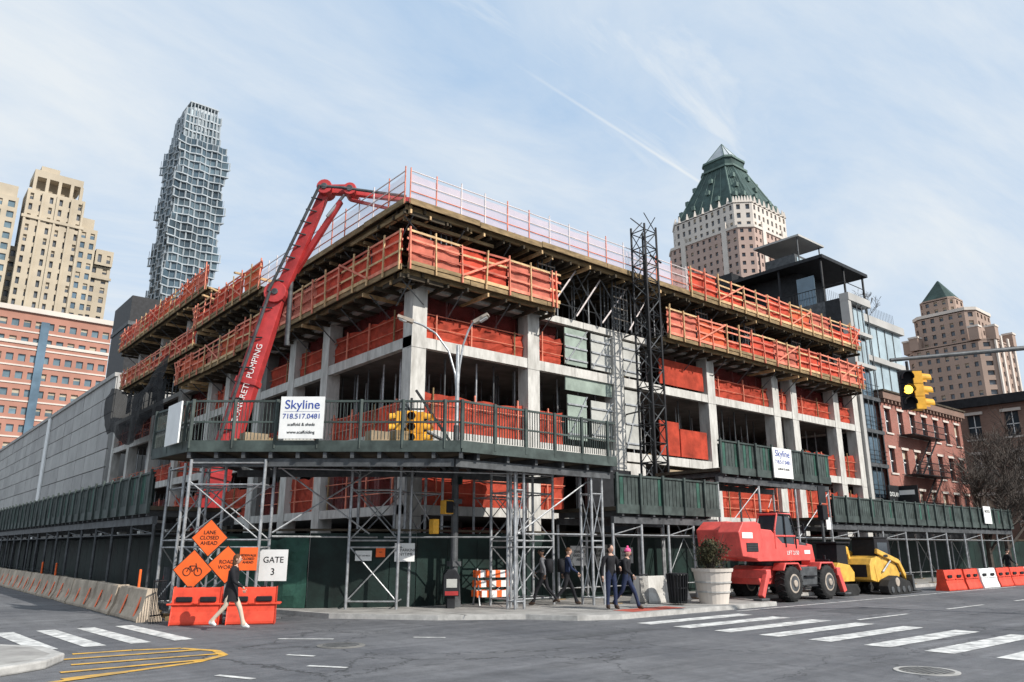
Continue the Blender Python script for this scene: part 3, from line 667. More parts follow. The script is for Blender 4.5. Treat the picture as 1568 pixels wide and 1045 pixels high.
o.rod("base","galv_dark",(0,0,0),(0,0,.9),.24,.18,n=8);o.rod("pole","galv_dark",(0,0,.9),(0,0,5.6),.12,.10,n=12);o.rod("pole","galv",(0,0,5.6),(0,0,8.3),.075,.06,n=10)
L1=[(0,0,6.4),(-.06,.04,7.3),(-.25,.18,8.1),(-.6,.45,8.7),(-.95,.75,9.0),(-1.25,.95,9.12)]
L2=[(0,0,6.4),(.04,-.04,7.5),(.12,-.12,8.3),(.24,-.24,8.8),(.34,-.34,9.05),(.40,-.42,9.1)]
for Lp in(L1,L2):
    curve_rod(o,"arm","galv",Lp,.035)
    a=Vector(Lp[-1]);d=(a-Vector(Lp[-2])).normalized();o.bar("luminaire","wheel_grey",a-d*.05,a+d*.28,.22,.12);o.bar("luminaire","wheel_grey",a+d*.28,a+d*.5,.28,.09);o.bar("luminaire_lens","white_sign",a+d*.18-Vector((0,0,.08)),a+d*.45-Vector((0,0,.07)),.18,.05)
o.bar("bracket","black_steel",(-.1,.1,5.0),(-1.25,.55,6.7),.07,.07);o.rod("mast_arm","galv_dark",(0,0,4.9),(-.9,.5,5.4),.06);o.rod("mast_arm","galv_dark",(-.9,.5,5.4),(-1.55,.8,6.35),.05)
o.rod("vent_arm","galv_dark",(0,0,4.6),(-.8,.2,4.8),.05)
for z in(1.2,3.1): o.box("band","galv_dark",(-.16,-.16,z),(.16,.16,z+.15))
o.box("street_name","green_ply",(.05,-.25,3.7),(.1,.3,3.95))
o.done()
o=O("traffic_light",(-2.1,-3.35,5.6));signal(o,(.1,0,0),-camdir+.15);signal(o,(.42,-.12,-.02),-camdir+1.3);signal(o,(-.12,.3,0),-camdir-1.4)
o.bar("hanger","black_steel",(.1,0,.5),(.1,0,.95),.06);o.bar("crossbar","black_steel",(-.2,.3,.6),(.5,-.2,.6),.05);o.done()
o=O("pedestrian_signal",(-.95,-3.95,3.1))
o.box("housing","signal_yellow",(-.2,-.2,-.2),(.12,.08,.22));o.box("hood","cloth_black",(-.17,-.24,-.17),(.09,-.203,.19));o.box("housing","signal_yellow",(-.42,.1,-.8),(-.2,.35,-.35));o.box("mount","galv_dark",(.12,-.05,-.05),(.3,.05,.05));o.box("mount","galv_dark",(-.2,.15,-.6),(.3,.2,-.55));o.done(.02)
o=O("traffic_light",(5.9,-15.4,0))
signal(o,(0.02,0,5.95),-camdir-.25,lit=1,m="cloth_black");signal(o,(.18,-.18,5.93),-camdir+1.5,m="signal_yellow")
o.rod("hanger","black_steel",(.1,-.05,6.4),(.1,-.05,6.75),.04);o.bar("bracket","black_steel",(-.1,.1,6.48),(.4,-.3,6.48),.05)
o.rod("mast_arm","galv_dark",(-.25,.22,6.78),(7.6,-6.,7.75),.05,.09,n=10);o.rod("pole","galv_dark",(7.6,-6.,0),(7.6,-6.,8),.14,.1,n=12);o.done()
o=O("pedestrian_signal",(16.4,-6.9,.13));o.rod("pole","galv_dark",(0,0,0),(0,0,3.9),.07);o.box("housing","cloth_black",(-.3,-.25,2.9),(.1,.0,3.5));o.box("sign","black_steel",(-.25,-.1,3.6),(.35,-.06,4.3));o.box("plate","white_sign",(.1,-.14,2.5),(.45,-.1,3.0));o.done()
# ------------------------------------------------------------ vehicles
def wheel(o,x,y,z,r,w,hub="wheel_grey",tread=18):
    o.rod("tyre","rubber",(x,y-w/2,z),(x,y+w/2,z),r*.94,n=32)
    for s in(-1,1):
        o.rod("tyre_shoulder","rubber",(x,y+s*w/2,z),(x,y+s*(w/2+.04),z),r*.92,r*.78,n=32)
        o.rod("rim",hub,(x,y+s*(w/2-.02),z),(x,y+s*(w/2+.05),z),r*.58,r*.52,n=24);o.rod("rim_dish",("galv_dark"),(x,y+s*(w/2+.05),z),(x,y+s*(w/2+.055),z),r*.42,n=24);o.rod("hub",hub,(x,y+s*(w/2),z),(x,y+s*(w/2+.1),z),r*.2,n=16)
    for k in range(tread):
        t=2*math.pi*k/tread
        for s in(-1,1):
            tt=t+(.09 if s>0 else 0);c=Vector((x+math.cos(tt)*r*.965,y,z+math.sin(tt)*r*.965));e=Vector((x+math.cos(tt+.12)*r*.965,y+s*w/2,z+math.sin(tt+.12)*r*.965))
            o.bar("tread","rubber",c,e,.06,.05)
T=O("telehandler",(8.3,-7.35,0))
T.ext("chassis","machine_red",[(1.6,.62),(6.0,.62),(6.2,.9),(5.9,1.22),(2.0,1.25),(1.4,1.0)],-.55,.75)
T.box("axle","galv_dark",(2.75,-.9,.5),(3.05,.9,.78));T.box("axle","galv_dark",(5.2,-.9,.5),(5.5,.9,.78))
for x in(2.9,5.35):
    for y in(-.86,.95): wheel(T,x,y,.64,.64,.42)
    T.ext("mudguard","machine_red",[(x-.62,1.1),(x-.45,1.36),(x+.45,1.36),(x+.62,1.1),(x+.55,1.08),(x+.4,1.30),(x-.4,1.30),(x-.55,1.08)],-1.08,-.6)
for x,dx in((1.3,-.5),(6.15,.3)):
    for y in(-1.0,1.0):
        T.bar("stabiliser_leg","machine_red",(x,y,1.05),(x+dx,y*1.05,.25),.2,.2);T.box("stabiliser_pad","galv_dark",(x+dx-.25,y*1.05-.18,.14),(x+dx+.25,y*1.05+.18,.22))
    T.bar("stabiliser_beam","machine_red",(x,-1.1,1.0),(x,1.1,1.0),.28,.3)
T.rod("slew_ring","galv_dark",(3.0,0,1.25),(3.0,0,1.42),.75,n=24)
T.ext("turret","machine_red",[(1.0,1.42),(4.4,1.42),(4.6,1.6),(4.5,1.95),(2.6,2.05),(1.9,2.5),(.9,2.55),(.5,2.2),(.6,1.6)],-.95,-.15)
T.ext("engine_cover","machine_red",[(.2,1.5),(1.9,1.4),(2.0,2.3),(1.6,2.75),(.5,2.8),(.05,2.5)],-.10,.95)
T.ext("engine_side","machine_red",[(.0,1.6),(.9,1.5),(1.3,2.2),(1.2,2.7),(.9,2.78),(.15,2.75),(-.15,2.4)],-.98,-.1)
T.box("grille","cloth_black",(.25,-.995,1.75),(.95,-.982,2.05))
for k in range(5): T.box("grille_slat","galv_dark",(.28,-1.0,1.78+k*.055),(.92,-.996,1.795+k*.055))
T.box("label","white_sign",(.02,-1.0,2.2),(.65,-.985,2.4));T.box("label","white_sign",(4.0,-.965,1.66),(4.4,-.952,1.8))
T.text("LIFT 2150",'white_sign',(3.2,-.966,1.7),.2)
T.ext("cab_glass","glass_dark",[(2.15,1.9),(3.45,1.9),(3.45,2.35),(3.2,3.02),(2.35,3.05),(2.15,2.5)],-.93,-.2)
for (x0,z0,x1,z1) in((2.12,1.85,2.12,2.5),(2.12,2.5,2.35,3.08),(2.35,3.08,3.22,3.05),(3.22,3.05,3.48,2.35),(3.48,2.35,3.48,1.85),(2.12,2.3,3.48,2.3),(2.8,1.9,2.8,3.05)):
    for y in(-.95,-.17):T.bar("cab_frame","cloth_black" if x0!=2.12 else "machine_red",(x0,y,z0),(x1,y,z1),.06,.07)
T.box("cab_roof","machine_red",(2.3,-.97,3.04),(3.3,-.15,3.12));T.rod("beacon","orange_sign",(2.5,-.5,3.12),(2.5,-.5,3.26),.06)
for k in range(7): T.bar("roof_guard","cloth_black",(2.3+.15*k,-.97,3.15),(2.3+.15*k,-.15,3.15),.025)
T.bar("boom","machine_red",(.4,.2,2.5),(5.3,.2,1.95),.42,.5);T.bar("boom_inner","galv_dark",(5.2,.2,1.97),(6.0,.2,1.87),.30,.36)
T.bar("hose","rubber",(1.5,-.04,2.7),(5.0,-.04,2.3),.04,.04)
T.ext("boom_head","machine_red",[(5.9,2.05),(6.3,2.0),(6.5,1.2),(6.3,.75),(6.05,.8),(6.05,1.5)],.0,.4)
T.bar("carriage","cloth_black",(6.45,-.6,1.35),(6.45,.9,1.35),.08,.2);T.bar("carriage","cloth_black",(6.45,-.6,.8),(6.45,.9,.8),.08,.12)
for y in(-.4,.7): T.bar("carriage","cloth_black",(6.45,y,.8),(6.45,y,1.6),.08);T.bar("fork","galv_dark",(6.45,y,.78),(7.5,y,.76),.12,.05)
T.rod("lift_cylinder","galv",(2.0,.2,1.6),(3.9,.2,1.95),.08);T.bar("mirror_arm","cloth_black",(3.45,-.95,2.6),(3.75,-1.15,2.6),.03);T.box("mirror","cloth_black",(3.7,-1.2,2.4),(3.76,-1.1,2.75))
T.ext("fuel_tank","galv_dark",[(3.55,.55),(4.65,.55),(4.75,1.2),(3.5,1.2)],-1.0,-.56);T.box("step","cloth_black",(3.7,-1.12,.5),(4.5,-1.0,.55));T.box("step","cloth_black",(3.7,-1.12,.85),(4.5,-1.0,.9))
T.done(.03)
S=O("skid_steer_loader",(17.0,-7.6,0))
for y in(-.85,.85):
    S.ext("track","rubber",[(1.0,.1),(1.2,.0),(3.0,.0),(3.25,.15),(3.0,.5),(1.9,.75),(1.15,.6),(.92,.35)],y-.2,y+.2)
    for k in range(4): S.rod("roller","galv_dark",(1.3+k*.5,y-.24,.2),(1.3+k*.5,y+.24,.2),.13,n=14)
    S.rod("sprocket","wheel_grey",(1.8,y-.24,.5),(1.8,y+.24,.5),.18,n=14)
    for k in range(12): S.box("track_lug","rubber",(1.15+k*.16,y-.21,-.0),(1.21+k*.16,y+.21,.03))
S.ext("body","machine_yellow",[(1.0,.5),(2.9,.45),(3.1,.8),(2.7,1.3),(2.3,1.5),(1.1,1.55),(.85,1.2)],-.62,.62)
S.ext("cab","cloth_black",[(1.3,1.45),(2.75,1.1),(2.7,2.15),(2.5,2.26),(1.35,2.26)],-.5,.5);S.box("cab_roof","cloth_black",(1.25,-.52,2.26),(2.6,.52,2.34));S.box("cab_window","glass_dark",(1.55,-.512,1.5),(2.45,-.503,2.1))
for y in(-.68,.68):
    S.bar("lift_arm","machine_yellow",(1.0,y,1.75),(2.9,y,1.3),.12,.2);S.bar("lift_arm","machine_yellow",(2.9,y,1.3),(3.5,y,.55),.12,.2);S.rod("lift_cylinder","galv",(1.4,y,.9),(2.2,y,1.35),.05)
    S.box("label","black_text",(1.5,y-.063,1.5),(1.9,y-.0615,1.6))
S.ext("bucket","galv_dark",[(3.4,.75),(3.45,.1),(4.2,.03),(4.25,.08),(3.6,.2),(3.55,.8)],-1.,1.)
S.ext("rear_hood","machine_yellow",[(.5,.6),(1.0,.5),(1.1,1.5),(.7,1.45),(.5,1.2)],-.6,.6);S.box("rear_grille","cloth_black",(.49,-.45,.7),(.5,.45,1.2))
S.done(.025)
A=O("excavator_stand_in",(15.6,-7.2,0))  # small excavator standing in for a darker loader attachment
for y in(-.7,.35): A.ext("undercarriage","rubber",[(0,.1),(.2,0),(1.3,0),(1.5,.2),(1.3,.45),(.2,.45)],y,y+.35)
A.box("frame","galv_dark",(.3,-.35,.25),(1.2,.35,.5));A.ext("house","machine_yellow",[(-.1,.55),(1.3,.55),(1.35,.9),(1.0,1.2),(.1,1.3),(-.2,1.0)],-.6,.6)
A.ext("canopy_cab","cloth_black",[(.2,1.25),(1.1,1.15),(1.05,2.0),(.3,2.05)],-.5,.4);A.box("canopy","cloth_black",(.1,-.6,2.05),(1.25,.5,2.12));A.bar("boom","machine_yellow",(1.3,0,.9),(2.0,0,1.9),.15,.2);A.bar("arm","machine_yellow",(2.0,0,1.9),(2.3,0,.8),.12,.15);A.done(.02)
Vn=O("parked_van",(41.5,-7.9,0))
Vn.ext("body","white_sign",[(0,.4),(5.2,.4),(5.3,1.0),(4.9,1.25),(4.3,2.05),(4.0,2.2),(.1,2.2),(-.05,2.0)],-.95,.95)
Vn.ext("windscreen","glass_dark",[(4.32,1.3),(4.85,1.3),(4.3,2.0),(4.1,2.0)],-.962,.962);Vn.box("window","glass_dark",(3.3,-.96,1.35),(4.1,-.951,1.95));Vn.box("rear_window","glass_dark",(-.06,-.7,1.3),(-.04,.7,1.9))
for x in(.9,4.3):
    for y in(-.8,.8):wheel(Vn,x,y,.36,.36,.22,tread=0)
Vn.box("bumper","black_steel",(-.12,-.9,.35),(.0,.9,.6));Vn.done(.04)
# ------------------------------------------------------------ people
def person(name,loc,head,pose,top,pants,shoe,skin="skin",hair="hair_black",h=1.75,coat=None,hat=None,bag=None,longhair=False):
    o=O(name,loc,rz=head);k=h/1.75
    fa,fb=pose.get("feet",((-.1,.05),(.1,.05)));ar=pose.get("arms",((-.05,.0),(.05,.0)));lean=pose.get("lean",0.)
    J={};E=[]
    def J_(n,x,y,z,rx,ry,lab): J[n]=(Vector((x*k,y*k,z*k)),(rx*k,ry*k),lab)
    J_("pelvis",0,0,.96,.145,.11,"pants");J_("waist",0,lean*.4,1.1,.135,.105,"top");J_("chest",0,lean*.8,1.3,.17,.12,"top");J_("collar",0,lean,1.43,.10,.08,"top");J_("neck",0,lean*1.05+.01,1.50,.055,.055,"skin")
    J_("chin",0,lean*1.1+.02,1.56,.05,.055,"skin")
    E+=[("pelvis","waist"),("waist","chest"),("chest","collar"),("collar","neck"),("neck","chin")]
    for s,n,f,a in((-1,"l",fa,ar[0]),(1,"r",fb,ar[1])):
        fy=f[1];fz=f[2] if len(f)>2 else 0.;bend=f[3] if len(f)>3 else .06
        J_("hip"+n,s*.09,0,.90,.095,.095,"pants");J_("knee"+n,s*.10,fy*.5+bend,.50+fz*.5,.062,.065,"pants")
        J_("ankle"+n,s*.10,fy,.10+fz,.045,.048,"pants");J_("toe"+n,s*.12,fy+.15,.045+fz*.7,.042,.035,"shoe");J_("heel"+n,s*.10,fy-.04,.045+fz*1.15,.04,.04,"shoe")
        E+=[("pelvis","hip"+n),("hip"+n,"knee"+n),("knee"+n,"ankle"+n),("ankle"+n,"toe"+n),("ankle"+n,"heel"+n)]
        sy=lean*.95
        J_("sh"+n,s*.19,sy,1.40,.068,.068,"top");J_("el"+n,s*.245,sy-.03+a[0]*.5,1.13,.05,.05,"top")
        wz=.90+a[1];J_("wr"+n,s*(.26-a[1]*.35),sy+a[0]+a[1]*.9,wz,.033,.03,"top");J_("palm"+n,s*(.26-a[1]*.4),sy+a[0]+a[1]*1.1+.01,wz-.07*(1-min(1,a[1]*2.5)),.024,.034,"skin")
        E+=[("collar","sh"+n),("sh"+n,"el"+n),("el"+n,"wr"+n),("wr"+n,"palm"+n)]
    names=list(J);me=bpy.data.meshes.new("body");me.from_pydata([J[n][0] for n in names],[(names.index(a),names.index(b)) for a,b in E],[])
    ob=bpy.data.objects.new("body",me);col.objects.link(ob);ob.modifiers.new("s",'SKIN');sv=me.skin_vertices[0].data
    for i,n in enumerate(names): sv[i].radius=J[n][1];sv[i].use_root=(n=="pelvis")
    sb=ob.modifiers.new("u",'SUBSURF');sb.levels=1;sb.render_levels=1
    dg=bpy.context.evaluated_depsgraph_get();m2=bpy.data.meshes.new_from_object(ob.evaluated_get(dg));bpy.data.objects.remove(ob)
    mats={"top":top,"pants":pants,"shoe":shoe,"skin":skin};ml=list(mats)
    for q in ml:m2.materials.append(MATS[mats[q]])
    segs=[(J[a][0],J[b][0],J[b][2]) for a,b in E]
    for f in m2.polygons:
        c=f.center;best=9;bl="top"
        for a,b,lab in segs:
            d=b-a;t=max(0,min(1,(c-a).dot(d)/d.length_squared));dd=(c-(a+d*t)).length
            if dd<best:best=dd;bl=lab
        f.material_index=ml.index(bl);f.use_smooth=True
    b2=bpy.data.objects.new("body",m2);b2.parent=o.e;col.objects.link(b2)
    for n,s in(("l",-1),("r",1)):
        w=J["palm"+n][0]
        for q in range(4):
            b0=w+Vector((0,(q-1.5)*.019,-.02));L_=.07-.008*abs(q-1.3);m_=b0+Vector((s*.004,.004,-L_*.5));e_=m_+Vector((-s*.012,.012,-L_*.5))
            o.rod("fingers",skin,b0,m_,.010,.009,n=6);o.rod("fingers",skin,m_,e_,.009,.006,n=6)
        o.rod("thumb",skin,w+Vector((0,.03,.01)),w+Vector((-s*.01,.06,-.03)),.011,.008,n=6)
    hc=J["chin"][0]+Vector((0,.025,.085))*k
    def ell(part,m,c,r,zmin=-2,n=14,mm=10,face=False):
        V=[];Fq=[]
        for i in range(mm+1):
            th=math.pi*i/mm
            for j in range(n):
                ph=2*math.pi*j/n;x=math.sin(th)*math.cos(ph);y=math.sin(th)*math.sin(ph);z=max(zmin,math.cos(th))
                w=1-.22*max(0,-z) if face else 1
                V.append((c[0]+x*r[0]*w,c[1]+y*r[1]*w,c[2]+z*r[2]))
        for i in range(mm):
            for j in range(n):Fq.append((i*n+j,i*n+(j+1)%n,(i+1)*n+(j+1)%n,(i+1)*n+j))
        o.add(part,m,V,Fq)
    ell("head",skin,hc,(.076*k,.095*k,.118*k),face=True)
    o.rod("nose",skin,hc+Vector((0,.088,.01)),hc+Vector((0,.11,-.02)),.008,.014,n=6)
    for s in(-1,1):
        ell("ear",skin,hc+Vector((s*.078,-.005,-.005)),(.012,.022,.032),n=8,mm=6);ell("eye","black_text",hc+Vector((s*.03,.085,.015)),(.012,.008,.008),n=8,mm=5)
    o.bar("mouth","cloth_red",hc+Vector((-.022,.083,-.055)),hc+Vector((.022,.083,-.055)),.008,.01)
    ell("hair",hair,hc+Vector((0,-.018,.022)),(.086*k,.098*k,.112*k),zmin=-.1 if not longhair else -.9)
    if longhair: ell("hair",hair,hc+Vector((0,-.06,-.07)),(.08,.06,.15))
    if hat: ell("hat",hat,hc+Vector((0,-.01,.045)),(.093*k,.106*k,.105*k),zmin=-.15);ell("bobble",hat,hc+Vector((0,-.01,.17)),(.035,.035,.035))
    if coat:
        V=[];Fq=[];n=18;rings=[(1.38,.18,.13,lean*.8),(1.12,.16,.13,lean*.4),(.95,.175,.155,0),(.78,.175,.17,0),(.66,.175,.18,-.0)]
        for z,rx,ry,yy in rings:
            for j in range(n):
                t=2*math.pi*j/n;ww=1+.05*math.sin(5*t)*(1.38-z);V.append((rx*math.cos(t)*k*ww,(yy+ry*math.sin(t)*ww)*k,z*k))
        for i in range(len(rings)-1):
            for j in range(n):Fq.append((i*n+j,i*n+(j+1)%n,(i+1)*n+(j+1)%n,(i+1)*n+j))
        o.add("coat",coat,V,Fq)
    if bag:
        o.ext("bag",bag,[(-.15,1.0),(.15,1.0),(.16,1.3),(.1,1.42),(-.1,1.42),(-.16,1.3)],-.3+lean,-.13+lean)
        for s in(-1,1):o.bar("strap",bag,(s*.1,-.14,1.4),(s*.1,.12,1.38),.04,.02)
    o.done(smooth=True)
walk={"feet":((-.1,.34,.0,.05),(.1,-.40,.10,.12)),"arms":((-.18,.05),(.2,.1)),"lean":.04}
right=math.atan2(-.64,.768)-math.pi/2
person("pedestrian",(-7.85,-4.85,0),right+.1,walk,"cloth_black","cloth_beige","shoe_white",coat="cloth_black",hair="hair_brown",h=1.72,longhair=True)
person("pedestrian",(1.9,-5.3,.13),right+math.pi-.3,walk,"cloth_grey","cloth_black","shoe",skin="skin_dark",h=1.72,bag="cloth_black")
person("pedestrian",(2.6,-5.6,.13),right+.15,walk,"cloth_navy","cloth_black","shoe",h=1.74,bag="cloth_black",hair="hair_brown")
stand={"feet":((-.1,.06,0,.03),(.1,-.05,0,.03)),"arms":((0,.25),(0,.0)),"lean":.0}
person("pedestrian",(2.35,-7.75,.13),math.pi*.9,stand,"cloth_black","cloth_navy","shoe",h=1.84)
person("pedestrian",(2.8,-7.95,.13),math.pi*1.1,walk,"cloth_black","cloth_navy","shoe",h=1.72,hat="pink_wool",hair="hair_brown",bag="cloth_black")
person("pedestrian",(35.2,-7.5,0),right,walk,"cloth_black","cloth_black","shoe",h=1.8)
# ------------------------------------------------------------ trees
def tree(name,loc,h,spread,seed,depth=7,r0=.2,rmin=.016):
    rnd=random.Random(seed);o=O(name,loc)
    def br(p,d,L_,r,k):
        q=p+d*L_;r=max(r,rmin);o.rod("trunk" if k==depth else "branches","bark",p,q,r,max(rmin*.8,r*.72),n=6 if k>3 else 3,cap=False)
        if k==0:return
        for i in range(3 if k>1 else 2):
            a=Vector((rnd.uniform(-1,1),rnd.uniform(-1,1),rnd.uniform(-.25,.7)))
            nd=(d*(1.0 if i==0 else .6)+a*spread*(.6 if i==0 else 1)).normalized()
            br(p+d*L_*(1 if i==0 else rnd.uniform(.55,1)),nd,L_*rnd.uniform(.62,.85),r*(.72 if i==0 else .55),k-1)
    br(Vector((0,0,0)),Vector((0,0,1)),h*.27,r0,depth);o.done()
tree("bare_tree",(44.5,-4.6,.1),10.5,.75,3);tree("bare_tree",(50.0,-4.8,.1),12.5,.75,5);tree("bare_tree",(55.,-3.,.1),12.,.75,9);tree("bare_tree",(40,-5.0,.1),8.5,.7,12)
tree("bare_tree",(44.3,2.6,18.9),4.0,.7,21,5,.05,.012)
# ------------------------------------------------------------ neighbours on the right street
N=O("glass_building")
N.box("side_wall","galv_dark",(35.45,1.55,0),(46.9,24,18.9))
N.box("front_core","black_steel",(35.45,.3,0),(38.4,1.54,18.9))
N.box("corner_pier","grey_panel",(35.36,-.2,3),(35.75,.4,19.1));N.box("parapet","grey_panel",(35.35,-.25,18.6),(38.6,.4,19.15))
for k in range(7):
    z=2.5+k*2.3
    N.box("floor_band","grey_panel" if k>4 else "galv_dark",(35.76,-.15,z),(38.5,.29,z+.25));N.box("glass","glass_light" if k>4 else "glass_blue",(35.8,.20,z+.35),(38.3,.28,z+2.1))
    for x in(36.0,36.7,37.4,38.3): N.rod("mullion","galv_dark",(x,-.1,z),(x,-.1,z+2.3),.04,n=4)
    if k<5:
        for zz in(.5,.8,1.1): N.rod("balcony_rail","black_steel",(35.8,-.15,z+zz),(38.5,-.15,z+zz),.018,n=4)
for z0,z1 in((12.6,15.3),(15.7,18.3)):
    for k in range(6):
        x=38.7+k*1.35;N.box("curtain_wall","glass_light",(x,1.40,z0),(x+1.27,1.48,z1));N.rod("mullion","galv_dark",(x-.04,1.38,z0),(x-.04,1.38,z1),.04,n=4)
N.box("fascia","grey_panel",(38.5,1.1,15.3),(47.0,1.54,15.7));N.box("fascia","grey_panel",(38.5,1.1,18.3),(47,1.54,18.9));N.box("fascia","grey_panel",(38.5,1.2,12.2),(47.0,1.54,12.6))
for z in(9.5,12,14.5,17): N.box("side_band","grey_panel",(35.40,1.55,z),(35.445,23,z+.15))
for k in range(5): N.box("side_window","glass_blue",(35.40,2.2+k*1.3,15.2),(35.44,3.2+k*1.3,16.8))
N.box("pavilion_roof","black_steel",(35.3,1.3,22.2),(42.2,9.,22.45));N.box("pavilion_wall","black_steel",(37,4.2,18.9),(41,9,22.2));N.box("pavilion_glass","glass_blue",(36.3,2.6,18.9),(36.35,4.,21.4))
for x,y in((35.6,1.6),(38.9,1.6),(41.9,1.6),(35.6,5),(35.6,8.6)): N.rod("pavilion_post","black_steel",(x,y,18.9),(x,y,22.2),.09,n=6)
for k in range(30): N.rod("terrace_bar","black_steel",(35.5,1.7+k*.25,18.9),(35.5,1.7+k*.25,20.),.015,n=4)
N.rod("terrace_rail","black_steel",(35.5,.0,20.),(35.5,9,20.),.03);N.rod("terrace_rail","black_steel",(35.5,0.,20.),(38.4,0,20.),.03)
for k in range(40): N.rod("terrace_bar","black_steel",(35.9+k*.27,1.6,18.9),(35.9+k*.27,1.6,20.),.012,n=4)
N.box("lower_roof","black_steel",(35.5,9,18.9),(46,20,21.6));N.box("dark_mass","black_steel",(35.45,9.,21.6),(40,14,23.2))
N.box("canopy_top","grey_panel",(37.3,4.,25.3),(41.2,8.,25.45))
for x,y in((37.6,4.3),(40.9,4.3),(37.6,7.7),(40.9,7.7)):N.rod("canopy_post","galv_dark",(x,y,22.4),(x,y,25.3),.06)
N.box("penthouse_glass","galv_dark",(37.9,4.8,22.45),(40.6,7.4,24.2));N.box("penthouse_window","glass_light",(38.2,4.78,22.8),(40.3,4.795,24.0))
N.done()
R=O("brick_house")
R.box("body","brick_red",(38.6,.3,0),(52.6,22,12.0));winwall(R,"brick_red","glass_dark",(38.55,.0),(1,0),(0,-1),14.05,3.6,12.0,7,3,.42,.6,.2,frame="white_sign",voff=.45)
R.box("storefront","black_steel",(38.55,.0,0),(52.6,.29,3.6));R.box("cornice","brick_brown",(38.5,-.35,12.0),(52.7,.5,12.5));R.box("cornice_cap","timber_dark",(38.45,-.45,12.5),(52.75,.5,12.62))
for i in range(7):
    for j in range(3):
        x=38.55+(i+.5)*2.007;z=3.6+j*2.8+.5;R.box("sill","pale_stone",(x-.55,-.08,z-.14),(x+.55,-.003,z-.02));R.box("lintel","pale_stone",(x-.55,-.06,z+1.7),(x+.55,-.003,z+1.86))
for k in range(24): R.box("bracket","brick_brown",(38.7+k*.58,-.3,11.75),(38.85+k*.58,-.003,12.0))
R.done()
FE=O("fire_escape",(41.0,0,0))
for j in range(3):
    z=4.0+j*2.8;FE.box("platform","black_steel",(0,-1.1,z),(5.4,-.05,z+.06))
    for zz in(.4,.9): FE.rod("rail","black_steel",(0,-1.1,z+zz),(5.4,-1.1,z+zz),.03,n=4)
    for k in range(28): FE.rod("baluster","black_steel",(k*.2,-1.1,z),(k*.2,-1.1,z+.9),.015,n=4)
    if j<2:
        for y in(-.9,-.4): FE.bar("stair","black_steel",(.9,y,z),(4.2,y,z+2.8),.03,.14)
        for k in range(10): FE.box("tread","black_steel",(.9+k*.33,-.9,z+k*.28),(1.1+k*.33,-.4,z+k*.28+.02))
FE.done()
SG=O("shop_sign",(38.6,-.5,5.2));SG.box("board","black_steel",(-.1,-1.3,-.5),(.0,.3,.7));SG.box("letters","white_sign",(-.12,-1.1,.1),(-.101,.1,.4));SG.box("board","black_steel",(-1.6,-.1,-.5),(-.1,.0,.7));SG.text("DOLAN",'white_sign',(-.85,-.11,.1),.4);SG.done()
R=O("brick_apartment_building")
R.box("body","brick_brown",(60.3,-9,0),(80,30,14.5));winwall(R,"brick_brown","glass_dark",(60.0,-9),(0,1),(-1,0),39,3.4,14.0,13,3,.36,.6,.25,frame="white_sign")
R.box("base","brick_brown",(60.0,-9,0),(60.29,30,3.4));R.box("cornice","black_steel",(59.5,-9.5,14.0),(80,30.5,14.8))
for i in range(13):
    for j in range(3):
        y=-9+(i+.5)*3;z=3.4+j*3.53;R.box("sill","pale_stone",(59.9,y-.75,z+.55),(59.997,y+.75,z+.7));R.prism("arch","pale_stone",[(59.88,y-.8),(59.997,y-.8),(59.997,y+.8),(59.88,y+.8)],z+2.85,z+3.1)
R.done()
# ------------------------------------------------------------ left grey building
Gb=O("grey_panel_building")
Gb.box("mass","grey_joint",(.2,48,6.9),(30,150,16.3));Gb.box("podium","concrete_dark",(.6,47,0),(30,150,6.2));Gb.box("end_wall","grey_panel",(.19,47.9,6.9),(30,47.99,16.3))
Gb.box("ribbon","warm_window",(.35,49,6.2),(.6,149,6.9))
for k in range(50): Gb.box("ribbon_mullion","black_steel",(.25,49+k*2,6.2),(.345,49.25+k*2,6.9))
for j in range(6):
    z=6.9+j*1.57
    for k in range(25): Gb.box("cladding_panel","grey_panel" if U(0,1)<.6 else "grey_panel_b",(.05+U(0,.02),48+k*4.1,z+.04),(.195,48+k*4.1+4.0,z+1.53))
Gb.box("coping","kerb",(-.1,47.9,16.3),(.9,150,16.65));Gb.box("rooftop_unit","grey_panel",(5,62,16.3),(16,90,20.5));Gb.box("white_pier","white_sign",(-.1,77,2),(.04,78.6,16.3))
Gb.box("bulkhead","black_steel",(2.4,57,16.3),(6.2,64,26.6));Gb.box("bulkhead_band","galv_dark",(2.3,56.9,23.5),(6.3,64.1,23.9))
for k in range(7): Gb.rod("vent","galv",(2+k*2.,54+k,16.3),(2+k*2.,54+k,18+U(0,1)),.25,n=8)
Gb.done()
# ------------------------------------------------------------ distant towers
Tn=O("tan_apartment_tower")
def blk(o,x0,x1,y0,y1,z0,z1,nx,ny,nz,wm,gm,fw=.5,fh=.6,alt=None,dep=.4):
    winwall(o,wm,gm,(x0,y0),(1,0),(0,-1),x1-x0,z0,z1,nx,nz,fw,fh,dep,alt=alt)
    winwall(o,wm,gm,(x0,y0),(0,1),(-1,0),y1-y0,z0,z1,ny,nz,fw,fh,dep,alt=alt)
    o.box("roof",wm,(x0,y0,z1),(x1,y1,z1+.6));o.box("core","cloth_black",(x0+.8,y0+.8,z0),(x1,y1,z1))
blk(Tn,-8,28.5,210,232,20,80,13,7,21,"tan_stone","glass_far",.42,.6)
blk(Tn,24,28.6,209,214,80,84,2,2,1,"tan_stone","glass_far",.42,.6)
blk(Tn,5,19,206,215,20,96,6,3,25,"tan_stone","glass_far",.36,.62,dep=.6)
blk(Tn,19,23.5,208,215,20,89,2,2,23,"tan_stone","glass_blue",.5,.6)
blk(Tn,-14,3.5,207.5,216,20,93,6,3,24,"tan_stone","glass_teal",.55,.6)
